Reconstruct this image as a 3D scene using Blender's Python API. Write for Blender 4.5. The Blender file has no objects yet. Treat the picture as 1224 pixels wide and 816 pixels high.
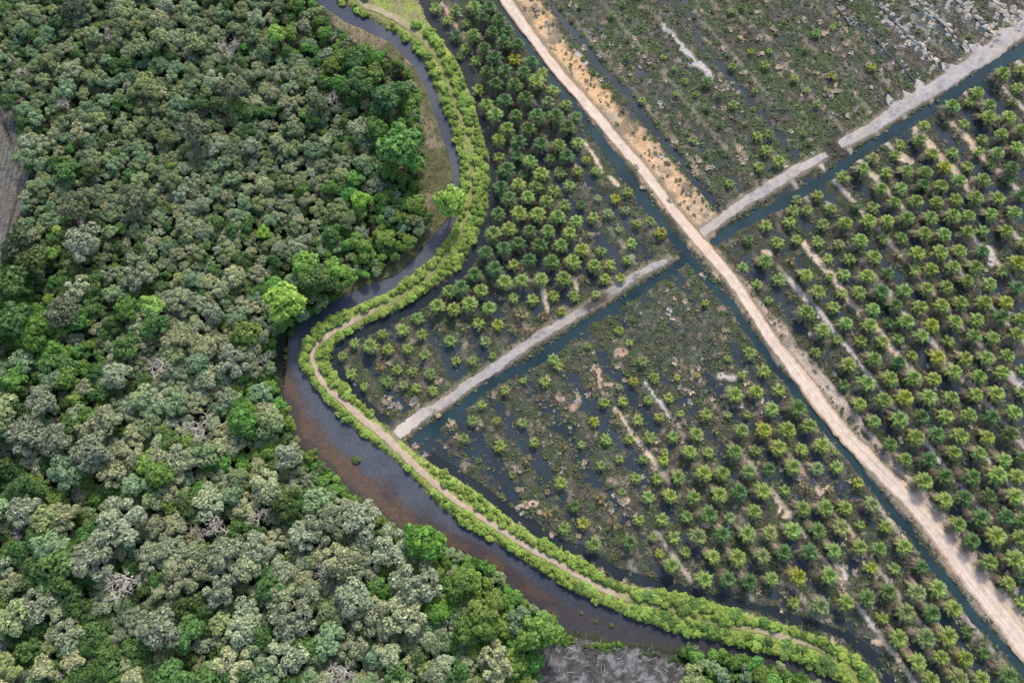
import bpy, math, random
import numpy as np

# ------------------------------------------------------------------ camera
SC = bpy.context.scene
COL = SC.collection
R = math.radians
TILT, HGT, FPX = R(14.0), 285.0, 827.0
CT, ST = math.cos(TILT), math.sin(TILT)
cam_d = bpy.data.cameras.new('camera')
cam_d.sensor_width = 36.0
cam_d.lens = FPX / 1224 * 36.0
cam_d.clip_start, cam_d.clip_end = 1.0, 12000.0
cam = bpy.data.objects.new('camera', cam_d)
COL.objects.link(cam)
cam.location = (0, 0, HGT)
cam.rotation_euler = (TILT, 0, 0)
SC.camera = cam

# ------------------------------------------------------------------ light
SUN_EL, SUN_AZ = R(41), R(12)          # from the top of the picture, a little to the right
w = bpy.data.worlds.new('World'); SC.world = w; w.use_nodes = True
nt = w.node_tree
sky = nt.nodes.new('ShaderNodeTexSky'); sky.sky_type = 'NISHITA'; sky.sun_disc = False
sky.sun_elevation = SUN_EL; sky.sun_rotation = SUN_AZ
sky.air_density, sky.dust_density, sky.ozone_density = 1.0, 2.0, 1.0
nt.nodes['Background'].inputs['Strength'].default_value = 0.15
nt.links.new(sky.outputs[0], nt.nodes['Background'].inputs[0])
sd = bpy.data.lights.new('sun', 'SUN'); sd.energy = 2.0; sd.angle = R(7); sd.color = (1.0, 0.95, 0.88)
so = bpy.data.objects.new('sun', sd); COL.objects.link(so)
so.rotation_euler = (math.pi/2 - SUN_EL, 0, math.pi - SUN_AZ)
so.location = (0, 150, 320)
SC.view_settings.view_transform = 'Standard'
SC.view_settings.look = 'None'
SC.view_settings.exposure = 0.82
SC.view_settings.gamma = 1.0
SC.view_settings.use_curve_mapping = False
SC.cycles.max_bounces = 5
SC.cycles.diffuse_bounces = 3

rnd = random.Random(7)
rng = np.random.default_rng(11)

# ------------------------------------------------------------------ mapping of the survey (picture pixels) to the ground
def at(px, py, z=0.0):
    a, b = (px - 612) / FPX, -(py - 408) / FPX
    dy, dz = b*CT + ST, b*ST - CT
    t = (z - HGT) / dz
    return a*t, dy*t
def proj(x, y, z=0.0):
    zz = z - HGT
    yc = y*CT + zz*ST
    dc = y*ST - zz*CT
    return 612 + FPX*x/dc, 408 - FPX*yc/dc
def ppm(px, py):                       # picture pixels per metre there
    x, y = at(px, py)
    return FPX / (y*ST + HGT*CT)

# ------------------------------------------------------------------ numpy helpers
_LAT = [rng.random((257, 257)) for _ in range(12)]
def vnoise(x, y, k=0):
    L = _LAT[k % 12]
    xi, yi = np.floor(x).astype(int), np.floor(y).astype(int)
    fx, fy = x - xi, y - yi
    fx, fy = fx*fx*(3-2*fx), fy*fy*(3-2*fy)
    xi, yi = xi & 255, yi & 255
    return (L[xi, yi]*(1-fx) + L[xi+1, yi]*fx)*(1-fy) + (L[xi, yi+1]*(1-fx) + L[xi+1, yi+1]*fx)*fy
def fbm(x, y, s, k=0, o=4):
    v, a, t = 0, 1.0, 0
    for i in range(o):
        v = v + a*vnoise(x*s*2**i + 17.3*i + 400, y*s*2**i + 9.1*i + 400, k+i); t += a; a *= 0.55
    return v / t
def sstep(a, b, x):
    t = np.clip((x-a)/(b-a), 0, 1)
    return t*t*(3-2*t)
def pl_dist(X, Y, line):
    """distance to a polyline and its half width there"""
    best = np.full(X.shape, 1e9); wid = np.zeros(X.shape); sgn = np.zeros(X.shape)
    for (x0, y0, w0), (x1, y1, w1) in zip(line[:-1], line[1:]):
        dx, dy = x1-x0, y1-y0
        t = np.clip(((X-x0)*dx + (Y-y0)*dy)/(dx*dx+dy*dy), 0, 1)
        ex, ey = X-x0-t*dx, Y-y0-t*dy
        d = np.hypot(ex, ey)
        m = d < best
        best = np.where(m, d, best); wid = np.where(m, (w0+(w1-w0)*t)/2, wid)
        sgn = np.where(m, np.sign(dx*ey - dy*ex), sgn)
    return best, wid, sgn
def in_poly(X, Y, poly):
    r = np.zeros(X.shape, bool)
    n = len(poly)
    for i in range(n):
        (x0, y0), (x1, y1) = poly[i][:2], poly[(i+1) % n][:2]
        if y0 == y1: continue
        c = ((y0 > Y) != (y1 > Y)) & (X < (x1-x0)*(Y-y0)/(y1-y0) + x0)
        r ^= c
    return r
def w3(l, w): return [(a, b, w) for a, b in l]

# ------------------------------------------------------------------ survey lines (picture pixels)
RL = [(340,-90),(368,-40),(375,0),(413,26),(467,51),(493,77),(508,103),(517,129),(526,154),(534,180),(542,206),(541,228),(536,262),(524,277),(500,303),(475,329),(440,342),(412,353),(390,367),(369,380),(352,392),(333,403),(331,426),(332,451),(339,477),(349,503),(359,529),(385,554),(411,580),(441,606),(464,626),(485,640),(530,653),(575,669),(600,690),(621,711),(645,732),(666,748),(706,756),(732,763),(772,769),(820,774),(883,784),(933,797),(966,811),(985,825),(1000,860),(1015,920)]
RR = [(372,-90),(396,-40),(403,0),(447,26),(492,51),(508,77),(519,103),(529,129),(539,154),(547,180),(550,206),(550,228),(545,262),(539,277),(521,303),(490,329),(462,350),(430,363),(400,375),(380,388),(364,406),(355,426),(367,451),(387,477),(411,503),(444,529),(477,554),(503,580),(526,606),(555,628),(583,645),(600,653),(626,671),(679,703),(711,719),(759,740),(812,757),(865,768),(910,779),(945,789),(980,801),(1012,818),(1035,860),(1050,920)]
IL = [(480,-90),(495,-40),(500,0),(510,25),(530,52),(547,75),(557,103),(567,130),(576,160),(583,190),(584,220),(582,250),(574,275),(562,300),(548,322),(525,338),(495,360),(465,375),(440,385),(412,400),(400,412),(393,428),(397,443),(412,460),(430,475),(445,492),(458,508),(468,517),(490,535),(510,550),(530,562),(560,580),(590,603),(612,622),(640,640),(670,652),(700,670),(725,690),(760,702),(812,710),(851,720),(891,732),(933,745),(966,755),(1000,768),(1025,785),(1045,805),(1065,840),(1085,920)]
RIVER = RL + RR[::-1]
BANK = RR + IL[::-1]
TRACK = [(395,-60,7),(429,0,9),(454,13,9),(480,26,10),(506,49,8),(526,75,7),(539,108,6),(549,136,6),(557,162,6),(564,195,5),(563,225,5),(562,239,4),(555,267,4),(539,298,4),(519,323,5),(485,352,6),(444,372,8),(411,390,8),(390,402,7),(377,413,6),(373,428,7),(382,451,8),(395,467,9),(413,482,9),(436,503,10),(459,521,12),(480,541,11),(506,565,9),(532,588,9),(557,606,8),(600,634,8),(626,650,8),(653,666,8),(687,685,8),(719,703,8),(748,714,9),(772,722,8),(812,732,5),(865,748,5),(899,752,7),(933,760,9),(966,770,6),(983,778,5),(1016,800,4),(1050,850,4)]
ROAD = [(545,-80,13),(604,0,13),(660,77,11),(711,136,12),(738,169,12),(768,203,12),(806,253,12),(822,272,13),(878,339,13),(922,405,13.5),(975,475,17),(1015,525,18),(1034,544,19),(1099,611,21),(1151,677,25),(1206,747,26),(1262,816,27),(1330,900,27)]
ROAD = [(a, b, c*1.09) for a, b, c in ROAD]
SIDE = [(944,415,4),(966,443,7),(1020,497,7),(1062,545,8),(1102,590,8),(1142,640,9),(1180,692,9),(1226,748,10),(1290,826,10)]
BRANCH = [(838,279,15),(848,272,12),(880,249,13),(930,217,14),(962,199,13),(988,185,8)]
BRANCH2 = [(1004,174,9),(1012,169,14),(1045,152,15),(1075,130,17),(1113,108,18),(1153,82,19),(1180,65,21),(1203,46,22),(1230,30,22),(1300,-10,22)]
MID = [(466,527,10),(480,515,14),(501,498,14),(533,480,13),(558,461,13),(591,440,13),(637,407,12),(670,387,12),(700,369,11),(737,345,11),(765,327,10),(797,312,8)]
DITCHES = [
 ('roadside_ditch', [(560,-60,9),(604,15,9),(617,35,10),(633,60,11),(658,93,12),(680,120,13),(699,144,13),(719,169,14),(745,203,14),(762,229,14),(779,253,14),(795,271,13),(812,296,12),(831,319,11),(851,344,11),(874,365,12),(891,392,11),(911,418,11),(924,438,12),(943,458,12),(958,478,11),(976,501,11),(993,521,11),(1008,536,11),(1028,562,11),(1045,584,12),(1065,611,12),(1087,637,12),(1103,661,12),(1120,683,13),(1140,703,13),(1158,730,13),(1178,752,13),(1200,775,14),(1222,800,14),(1290,880,14)]),
 ('branch_ditch', [(854,290,12),(866,281,14),(884,269,15),(948,238,15),(1004,201,15),(1025,186,15),(1067,158,15),(1095,141,16),(1120,127,17),(1153,103,18),(1187,82,19),(1224,58,20),(1300,10,20)]),
 ('middle_ditch', [(492,530,9),(498,525,12),(525,506,12),(558,481,12),(591,456,12),(612,446,12),(645,430,12),(679,402,12),(712,380,11),(742,362,10),(770,344,10),(795,327,9),(820,310,9)]),
 ('hedge_ditch', [(485,-60,8),(505,0,8),(515,23,8),(536,52,8),(553,75,9),(564,103,9),(573,130,7),(581,160,6),(588,190,6),(590,220,7),(588,250,9),(580,277,9),(567,305,10),(552,328,11),(530,345,12),(498,366,12),(468,382,12),(442,394,12),(416,407,12),(405,418,11),(401,432,11),(408,447,12),(421,462,12),(436,480,12),(452,496,11),(466,505,9)]),
 ('lower_ditch', [(512,546,8),(535,560,9),(565,578,10),(600,604,12),(626,624,14),(658,645,14),(706,666,14),(732,682,13),(772,695,12),(812,703,10),(858,715,10),(899,725,10),(933,735,10),(966,742,10),(1008,760,10),(1030,774,10),(1050,795,10),(1075,830,10),(1095,900,10)]),
 ('furrow_ditch', [(640,-40,5),(655,0,6),(672,25,6),(700,55,7),(715,80,7),(735,100,7),(752,112,6),(764,132,7),(790,165,7),(815,195,7),(835,220,7),(852,240,8),(858,252,6)]),
 ('furrow_ditch', [(812,-20,4),(838,60,4),(858,75,5),(880,100,5),(905,130,5),(925,155,6),(945,180,6),(950,190,4)]),
]
DITCHES = [(n_, [(a, b, c*{'roadside_ditch': .68, 'branch_ditch': .66, 'middle_ditch': .85, 'hedge_ditch': .75, 'lower_ditch': .8}.get(n_, .9)) for a, b, c in l_]) for n_, l_ in DITCHES]
STRIPS = [  # bare harvesting paths in the plantation: line, width, colour index
 ([(960,292),(976,310),(993,327),(1004,344),(1020,368),(1035,382),(1053,396),(1065,418),(1087,440),(1107,465)],6,0),
 ([(944,335),(953,344),(966,355),(979,372),(1001,400),(1016,421),(1032,441),(1052,465),(1072,490),(1087,506),(1107,531),(1127,556),(1143,576),(1165,601),(1187,627),(1207,651),(1230,682)],4.5,1),
 ([(1060,352),(1078,374),(1097,390),(1113,407),(1130,430),(1150,455)],4,1),
 ([(1095,158),(1105,166),(1115,178),(1130,195),(1143,208),(1158,226)],7,0),
 ([(1134,146),(1150,160),(1162,174),(1177,191),(1193,208)],7,0),
 ([(1103,332),(1120,354),(1138,375),(1155,395)],4,0),
 ([(1128,300),(1152,329),(1167,345),(1187,369)],4,1),
 ([(1180,298),(1186,307),(1184,314)],8,1),
 ([(1205,445),(1216,455),(1222,462)],7,1),
 ([(735,488),(750,510),(767,533),(785,556)],5,0),
 ([(771,457),(780,470),(789,480),(800,498)],4,1),
 ([(958,636),(976,657),(993,677)],3.5,0),
 ([(1000,613),(1020,640)],3.5,0),
 ([(1021,720),(1032,733),(1043,748)],4,1),
 ([(1044,766),(1053,767),(1070,783),(1090,812),(1110,840)],4.5,0),
 ([(699,171),(712,190),(720,206)],4,0),
 ([(728,212),(738,222)],5,0),
 ([(528,5),(542,28),(555,48)],4,2),
 ([(927,596),(932,604),(931,612)],4,0),
 ([(970,577),(980,590),(988,583)],4,0),
 ([(860,449),(880,452)],6,1),
 ([(942,697),(951,708)],4,0),
 ([(1005,680),(1010,690)],7,1),
 ([(792,32),(803,42),(813,57)],5,1),([(813,57),(825,67),(833,77)],6,1),([(826,77),(836,77),(850,92)],6,1),
 ([(690,65),(700,75)],4,1),
 ([(738,422),(745,420)],9,2),([(714,440),(718,460),(730,460)],6,2),([(684,488),(692,480)],7,2),
 ([(622,604),(640,601)],6,0),([(728,575),(734,577)],7,0),([(742,596),(748,598)],6,0),
 ([(648,345),(655,372)],5,0),([(626,320),(634,335)],5,2),([(685,335),(690,345)],6,0),
 ([(1075,188),(1088,192)],9,0),([(1040,208),(1046,213)],7,0),([(912,301),(920,303)],6,0),
 ([(840,625),(846,627)],5,0),([(960,565),(964,567)],7,2),([(1035,657),(1040,662)],6,2),([(938,616),(948,612)],8,0),
]
LCLEAR = [(-60,85),(0,112),(16,134),(27,166),(34,205),(30,244),(19,272),(12,300),(0,316),(-60,335)]
BURNT = [(636,900),(640,812),(649,778),(664,758),(700,764),(745,772),(790,778),(815,790),(828,900)]
GRASSBANK = [(385,8),(413,26),(467,51),(493,77),(508,103),(517,129),(526,154),(534,180),(542,206),(541,228),(536,262),(524,277),(500,303),(475,329),(440,342),(412,353),(400,362),(396,350),(408,338),(452,325),(478,305),(503,280),(512,262),(500,235),(499,190),(505,150),(499,110),(488,85),(462,66),(425,52),(398,30)]
WEEDS = [(333,403),(331,426),(332,451),(339,477),(349,503),(359,529),(385,554),(411,580),(441,606),(464,626),(485,640),(530,653),(560,664),(600,688),(640,725),(680,745),(668,730),(640,710),(610,688),(578,662),(545,650),(520,634),(488,612),(468,580),(440,575),(425,560),(412,545),(398,520),(378,492),(358,470),(345,440),(343,412)]

def yline(line, x):
    l = sorted(line); return np.interp(x, [a[0] for a in l], [a[1] for a in l])
def xroad(y): return np.interp(y, [a[1] for a in ROAD], [a[0] for a in ROAD])

# ------------------------------------------------------------------ palms: picture tiles (six zoomed pixels to one), x y radius tone
PT = {
(1020,0): "1060,540,55,g 890,665,48,g 835,735,40,g 700,770,55,g 975,760,50,g 1045,660,40,o 1205,510,45,g 1175,640,45,g 1145,730,35,p 135,485,32,y",
(1020,136): "960,30,55,g 1100,40,55,g 790,80,40,g 665,55,40,o 505,90,42,g 1065,145,48,g 1200,125,50,g 925,185,42,g 475,190,50,g 325,230,42,g 300,300,42,g 135,330,45,p 65,400,50,g 235,430,45,g 565,290,50,g 710,285,45,g 895,275,40,g 1030,290,50,g 1170,250,50,g 760,150,30,o 660,380,50,y 820,385,45,g 380,415,48,g 515,425,50,g 985,365,40,g 1130,395,52,d 500,515,50,d 625,525,52,g 755,480,52,g 925,480,55,g 1110,475,45,d 195,545,50,g 335,540,50,g 1200,590,50,d 290,635,48,g 440,640,55,g 600,630,48,g 735,620,48,g 870,610,58,g 1030,610,52,g 25,660,40,d 140,675,48,g 105,775,55,g 240,775,50,g 385,750,55,g 545,755,55,g 710,740,58,g 825,735,50,g 985,720,50,g 1145,715,55,g",
(816,136): "535,165,36,g 620,155,40,d 600,265,42,g 550,380,40,g 685,350,48,g 340,500,35,g 475,490,30,o 865,140,25,g 80,185,30,g 270,75,25,d 175,285,25,d 1145,460,48,g 965,590,42,g 1060,685,45,g 825,615,38,p 790,700,48,g 895,695,42,g 765,780,45,g 595,805,45,g 1005,800,45,g 1165,790,50,g",
(816,272): "470,90,40,d 680,110,45,g 815,90,38,g 965,105,45,g 1120,120,42,p 590,245,52,g 430,285,38,g 535,410,38,g 690,375,48,g 880,345,52,g 775,240,40,o 780,490,38,o 620,520,30,g 1040,225,40,g 1055,350,32,g 1155,340,48,g 1195,230,45,g 970,465,52,g 1140,475,42,g 885,610,60,g 1085,575,48,g 1000,740,55,g 1170,690,50,g 1110,805,35,g 165,540,28,y 215,790,32,o",
(1020,272): "45,100,55,g 215,80,42,g 340,80,48,g 500,50,58,g 640,55,55,g 815,35,52,g 925,25,45,g 1095,25,50,g 1210,120,45,g 20,230,38,g 140,220,55,g 305,205,50,o 455,190,55,g 615,185,58,g 755,175,52,g 925,170,50,d 1160,265,62,y 435,305,45,g 555,300,52,g 710,290,55,g 865,290,55,g 1060,315,48,g 95,350,55,g 245,330,48,d 815,380,50,g 970,410,52,g 525,440,50,g 660,430,52,g 1170,435,52,d 40,470,52,g 190,470,60,d 360,460,55,g 760,545,55,g 630,560,55,g 935,545,58,g 1095,540,52,y 295,560,55,d 140,590,52,g 470,575,55,g 880,665,52,g 1050,650,60,d 1195,660,52,g 375,680,58,g 560,705,55,y 725,680,55,g 115,705,55,g 250,685,45,d 490,780,52,g 320,800,45,g 860,780,55,g 1000,795,50,g 1165,770,55,g 50,815,48,g 205,820,48,g 680,815,45,g",
(1020,408): "150,130,55,g 320,150,55,d 425,105,42,y 600,115,55,y 795,125,55,g 950,120,55,g 1105,105,52,g 715,220,58,g 1060,225,55,g 1210,210,45,g 255,270,60,g 425,270,60,g 570,270,55,g 900,255,55,g 90,305,62,g 360,410,62,y 535,405,60,g 700,410,55,g 875,385,52,g 1015,380,60,g 1205,365,45,g 210,425,62,g 40,450,50,g 655,540,58,g 825,530,58,g 480,545,58,d 315,565,65,g 990,545,58,d 1145,515,58,g 145,575,50,g 440,690,65,g 585,670,60,d 760,680,60,g 950,690,55,y 1120,660,58,d 265,735,50,d 720,800,55,g 900,805,55,g",
(1020,544): "370,30,52,g 540,30,58,d 1080,35,52,g 495,190,65,g 650,155,62,d 840,160,62,d 1020,145,68,g 1170,150,55,g 645,325,60,g 790,305,62,d 960,290,58,d 1150,295,62,g 905,450,68,d 1080,440,65,d 745,495,58,g 1010,580,70,g 845,615,60,d 1190,595,60,g 1150,745,70,g 965,765,60,g 1215,470,55,d 1212,20,50,d 130,355,55,p 35,200,42,y 50,500,35,g 230,510,48,g 40,660,55,g 185,670,55,g 355,655,58,g 130,805,48,y 490,800,50,d 290,810,45,g",
(816,408): "480,85,45,g 585,215,45,g 370,385,58,g 525,365,52,g 690,350,48,g 635,490,52,g 815,485,65,d 165,525,45,g 325,525,28,g 465,525,30,g 425,640,50,g 580,635,58,y 745,640,65,g 905,605,55,g 95,665,50,g 685,765,60,g 850,775,48,g 1000,745,58,g 520,780,42,g 370,790,58,g 185,800,40,g 50,790,50,g 1105,795,22,g 105,240,22,y 420,240,30,g 240,640,32,o 320,120,25,g 950,80,38,g 1105,40,65,g 1190,165,55,g 1150,315,45,d",
(816,544): "150,130,58,g 285,130,55,g 470,115,52,g 615,100,50,d 790,85,58,g 960,95,50,p 1105,85,48,g 75,300,50,g 255,285,60,g 395,260,62,d 570,260,60,g 735,250,40,g 30,440,45,g 180,425,65,d 340,450,45,p 510,405,55,g 860,385,58,g 1015,380,62,g 1165,380,52,g 105,585,62,p 280,570,58,d 455,565,62,g 620,560,58,p 785,540,62,g 960,545,62,d 1130,520,62,p 25,695,40,g 215,730,52,g 390,735,62,g 565,725,58,p 715,695,62,d 910,690,60,d 1075,685,58,g 900,230,40,o 1050,250,35,o",
(816,680): "150,75,60,g 320,75,60,d 820,55,65,y 1040,45,62,g 970,265,70,p 1165,235,60,g 470,90,58,d 640,70,50,g 800,240,45,g",
(1020,680): "90,205,60,d 245,165,62,d 440,165,70,p 595,140,65,g 720,285,62,g 365,310,68,p 555,315,65,d 205,350,45,y 315,495,65,g 500,490,75,p 665,480,70,g 820,450,45,d 445,665,65,g 625,630,58,g 800,640,62,y 940,605,48,d 740,780,70,p 555,790,60,g 920,790,60,g 1095,760,70,d 1110,105,52,g 1200,240,45,g 1210,50,45,d",
(612,544): "350,200,45,g 510,490,45,y 585,640,55,g 450,365,45,d 375,525,45,g 975,300,48,g 1135,290,52,g 885,165,40,g 1045,170,42,g 1190,160,50,g 1075,460,48,g 910,465,40,g 1160,590,48,g 1010,590,32,g 1060,705,35,y 845,625,50,d 945,25,35,g 1085,40,40,y 1145,790,55,g 1215,450,45,g 720,490,55,o 250,415,48,o 640,310,45,o 640,75,35,g 790,265,30,g 110,35,40,o 770,30,30,g",
(612,408): "540,30,28,g 235,290,38,g 80,280,25,g 75,585,35,g 590,575,38,y 870,285,35,y 1020,260,40,g 980,420,35,g 1120,405,38,g 665,440,38,g 795,430,35,g 770,325,25,p 900,565,40,g 1060,545,35,y 985,690,48,g 1155,685,42,g 675,705,42,g 845,700,38,g 755,575,35,o 935,145,40,p 1185,260,25,y 295,130,42,g 335,180,35,g 160,725,35,g 185,630,25,o 370,745,35,o 575,325,40,o 1210,520,30,g 840,10,28,g 500,740,28,g 1095,795,30,g",
(612,272): "45,120,55,d 125,30,50,d 195,130,58,d 255,30,52,g 415,45,52,g 350,130,52,g 500,160,52,g 640,170,38,g 855,115,42,g 825,230,35,g 1065,40,45,y 765,15,25,p 120,235,52,d 10,270,45,g 280,250,60,d 435,250,58,g 590,275,50,g 705,270,42,g 70,385,52,g 210,375,52,g 370,370,60,g 520,375,42,o 665,370,42,g 780,365,38,g 15,505,40,g 150,515,45,g 300,490,42,y 440,490,42,g 600,480,32,g 70,630,50,o 215,630,38,o 355,605,32,y 770,740,35,g 530,55,38,o 120,735,42,o 10,730,30,o",
(612,136): "115,120,58,d 395,110,60,d 460,30,45,d 180,30,60,d 310,30,60,d 30,20,50,d 45,220,60,d 205,230,58,d 335,235,52,g 470,215,48,g 35,310,50,d 130,350,52,g 275,330,42,d 390,315,55,d 530,330,32,y 470,415,40,g 345,425,45,g 600,410,32,g 205,440,55,g 75,440,40,d 45,515,52,g 170,525,50,g 410,520,42,g 300,555,45,g 110,600,52,g 245,630,50,g 375,660,45,g 50,725,58,g 185,730,58,g 325,745,55,g 455,775,50,g 500,655,38,d 585,745,42,g 690,720,42,p 740,610,38,y 665,505,38,o 830,565,38,g 815,690,32,p 895,790,32,g 990,775,38,g 615,605,28,p",
(500,0): "125,65,42,g 265,85,45,g 400,65,52,g 510,70,50,d 210,150,36,g 345,170,36,g 465,140,50,d 580,160,55,d 270,265,48,d 395,265,52,g 530,240,50,d 640,235,50,d 615,320,58,d 715,330,50,d 345,350,42,g 475,360,50,d 545,430,58,d 695,435,48,y 420,440,42,g 810,455,50,d 490,530,55,d 620,525,55,d 755,540,55,d 890,530,45,g 845,600,58,g 555,620,58,d 690,630,58,d 430,650,48,g 965,655,45,g 620,740,58,d 770,720,60,d 930,740,48,p 1060,755,42,g 490,760,50,g 300,400,36,d 440,-5,45,d",
(530,110): "315,100,45,g 370,180,58,g 450,85,58,d 590,65,58,d 525,175,55,d 665,165,60,d 750,85,45,d 880,90,42,g 820,170,58,d 950,195,50,d 460,275,55,g 610,265,58,d 885,260,60,d 395,345,50,g 540,375,58,d 690,385,60,d 825,385,55,g 960,370,52,g 765,490,48,d 885,475,58,d 400,470,45,g 520,470,58,d 625,505,52,g 960,570,42,g 830,580,48,g 695,600,58,g 455,570,60,d 1090,570,32,g 565,600,35,d 410,700,60,d 530,660,55,d 655,685,52,g 900,675,45,g 790,705,48,g 735,780,52,g 600,755,58,d 470,775,58,d",
(550,210): "295,100,58,d 415,75,55,d 535,85,55,d 675,105,48,g 785,75,45,g 485,165,60,d 350,185,58,d 615,185,52,g 745,215,45,g 270,285,55,d 430,285,60,d 560,290,60,g 695,300,58,g 830,325,48,g 350,385,55,g 500,400,52,d 240,425,60,g 630,395,58,g 790,425,55,g 415,490,55,d 565,500,60,g 720,505,58,g 880,530,55,g 905,440,35,o 310,530,58,d 185,560,55,d 490,605,55,d 655,625,60,d 805,620,60,g 250,675,60,d 375,650,52,g 960,640,52,g 1080,640,42,g 100,710,55,d 740,745,60,g 585,745,55,g 440,750,55,g 315,770,58,g 895,750,45,o 1035,740,42,g 1155,740,40,g 1010,545,38,g",
(408,272): "1155,160,58,d 1035,185,50,d 1105,300,58,g 945,335,52,d 1165,415,58,d 1000,455,52,g 860,440,58,d 775,460,52,g 690,570,55,g 920,555,58,g 805,585,50,g 1060,580,50,g 545,650,45,g 985,690,45,g 1120,700,45,y 440,735,45,g 295,765,38,g 575,770,40,g 780,815,44,g 1035,815,38,g 700,715,45,o 890,720,45,o",
(408,408): "205,35,52,g 95,15,38,g 335,60,40,g 475,55,42,g 600,100,42,g 820,140,36,g 940,140,34,g 1085,105,28,g 70,235,42,g 5,105,35,g 400,205,36,g 510,215,36,g 640,235,40,g 330,290,40,g 445,315,32,p 540,335,36,g 655,355,36,g 165,325,32,g 275,185,38,o 1010,455,32,g 1175,350,35,g 940,570,40,g 880,695,35,g 1135,750,42,g 1115,570,28,y",
(816,0): "360,755,35,g 175,590,45,d 590,470,35,g 360,480,32,g 960,240,35,g 1080,195,25,g 1070,545,35,y 1035,650,36,o 890,650,28,p 800,565,28,g 490,370,26,y 625,365,24,g 345,80,24,g 430,55,28,d 20,580,24,g 100,670,24,g 180,770,30,d 270,690,28,d 885,350,24,g 520,650,24,g 960,750,28,g",
(640,0): "765,720,28,g 1060,580,24,g 1000,490,24,g 655,415,26,d 550,110,28,d 320,40,24,d 625,30,26,d 1010,670,24,g 680,120,24,d 920,405,24,g",
}
def read_palms():
    pts = []
    for (tx, ty), s in PT.items():
        for q in s.split():
            x, y, r, t = q.split(',')
            x, y, r = tx + float(x)/6, ty + float(y)/6, float(r)/6
            for p in pts:
                if math.hypot(p[0]-x, p[1]-y) < 10.5 and math.hypot(p[0]-x, p[1]-y) < 0.95*(p[2]+r)*0.75:
                    break
            else:
                pts.append([x, y, r, t])
    return pts
PALMS = read_palms()

# ------------------------------------------------------------------ terrain
def block_of(PX, PY):
    """0 forest side, 1..4 plantation blocks, 5 embankment, 6 river"""
    z = np.zeros(PX.shape, int)
    rightpoly = IL + [(1500, 920), (1500, -120), (480, -120)]
    rt = in_poly(PX, PY, rightpoly)
    rr = PX > xroad(PY)
    z[rt & ~rr & (PY < yline(MID, PX))] = 1
    z[rt & ~rr & (PY >= yline(MID, PX))] = 2
    br = yline(BRANCH + BRANCH2, PX)
    z[rt & rr & (PY >= br)] = 3
    z[rt & rr & (PY < br)] = 4
    z[in_poly(PX, PY, BANK)] = 5
    z[in_poly(PX, PY, RIVER)] = 6
    return z
P0, P1 = at(822, 272), at(1206, 747)
RD = np.array([P1[0]-P0[0], P1[1]-P0[1]]); RD /= np.linalg.norm(RD)
RN = np.array([-RD[1], RD[0]])
ANG = math.atan2(RD[1], RD[0])
# planted rows of each block: turn from the road, row spacing, phase, phase of the paths between every other pair of rows
ROWS = {1: (R(-1), 6.97, 2.379, R(91)), 2: (R(-.5), 7.96, .191, R(-99)), 3: (R(.5), 7.96, -.332, R(-91)), 4: (0, 8.35, 2.465, R(37))}

def ridge_at(X, Y, Z, n1):
    r = np.zeros(X.shape)
    for zb, (da, pr, ph, sp) in ROWS.items():
        ub = X*math.cos(ANG+da+math.pi/2) + Y*math.sin(ANG+da+math.pi/2)
        r = np.where(Z == zb, np.cos(np.pi*(ub+1.2*(n1-0.5))/pr - ph/2 - sp), r)
    return r
def path_mask(X, Y, Z, PX, PY, ridge):
    k = sstep(0.84, 0.97, ridge)*sstep(0.40, 0.54, fbm(X, Y, 0.06, 2))
    k = k*np.where(Z == 3, sstep(905, 965, PX)*0.95, np.where(Z == 2, 0.7*sstep(690, 800, PX)*sstep(470, 560, PY), np.where(Z == 1, 0.4*sstep(560, 640, PX)*sstep(230, 280, PY), np.where(Z == 4, 0.25, 0))))
    return k
def lerp(c, new, m):
    return c*(1-m[:, None]) + np.asarray(new)*m[:, None]

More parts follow.
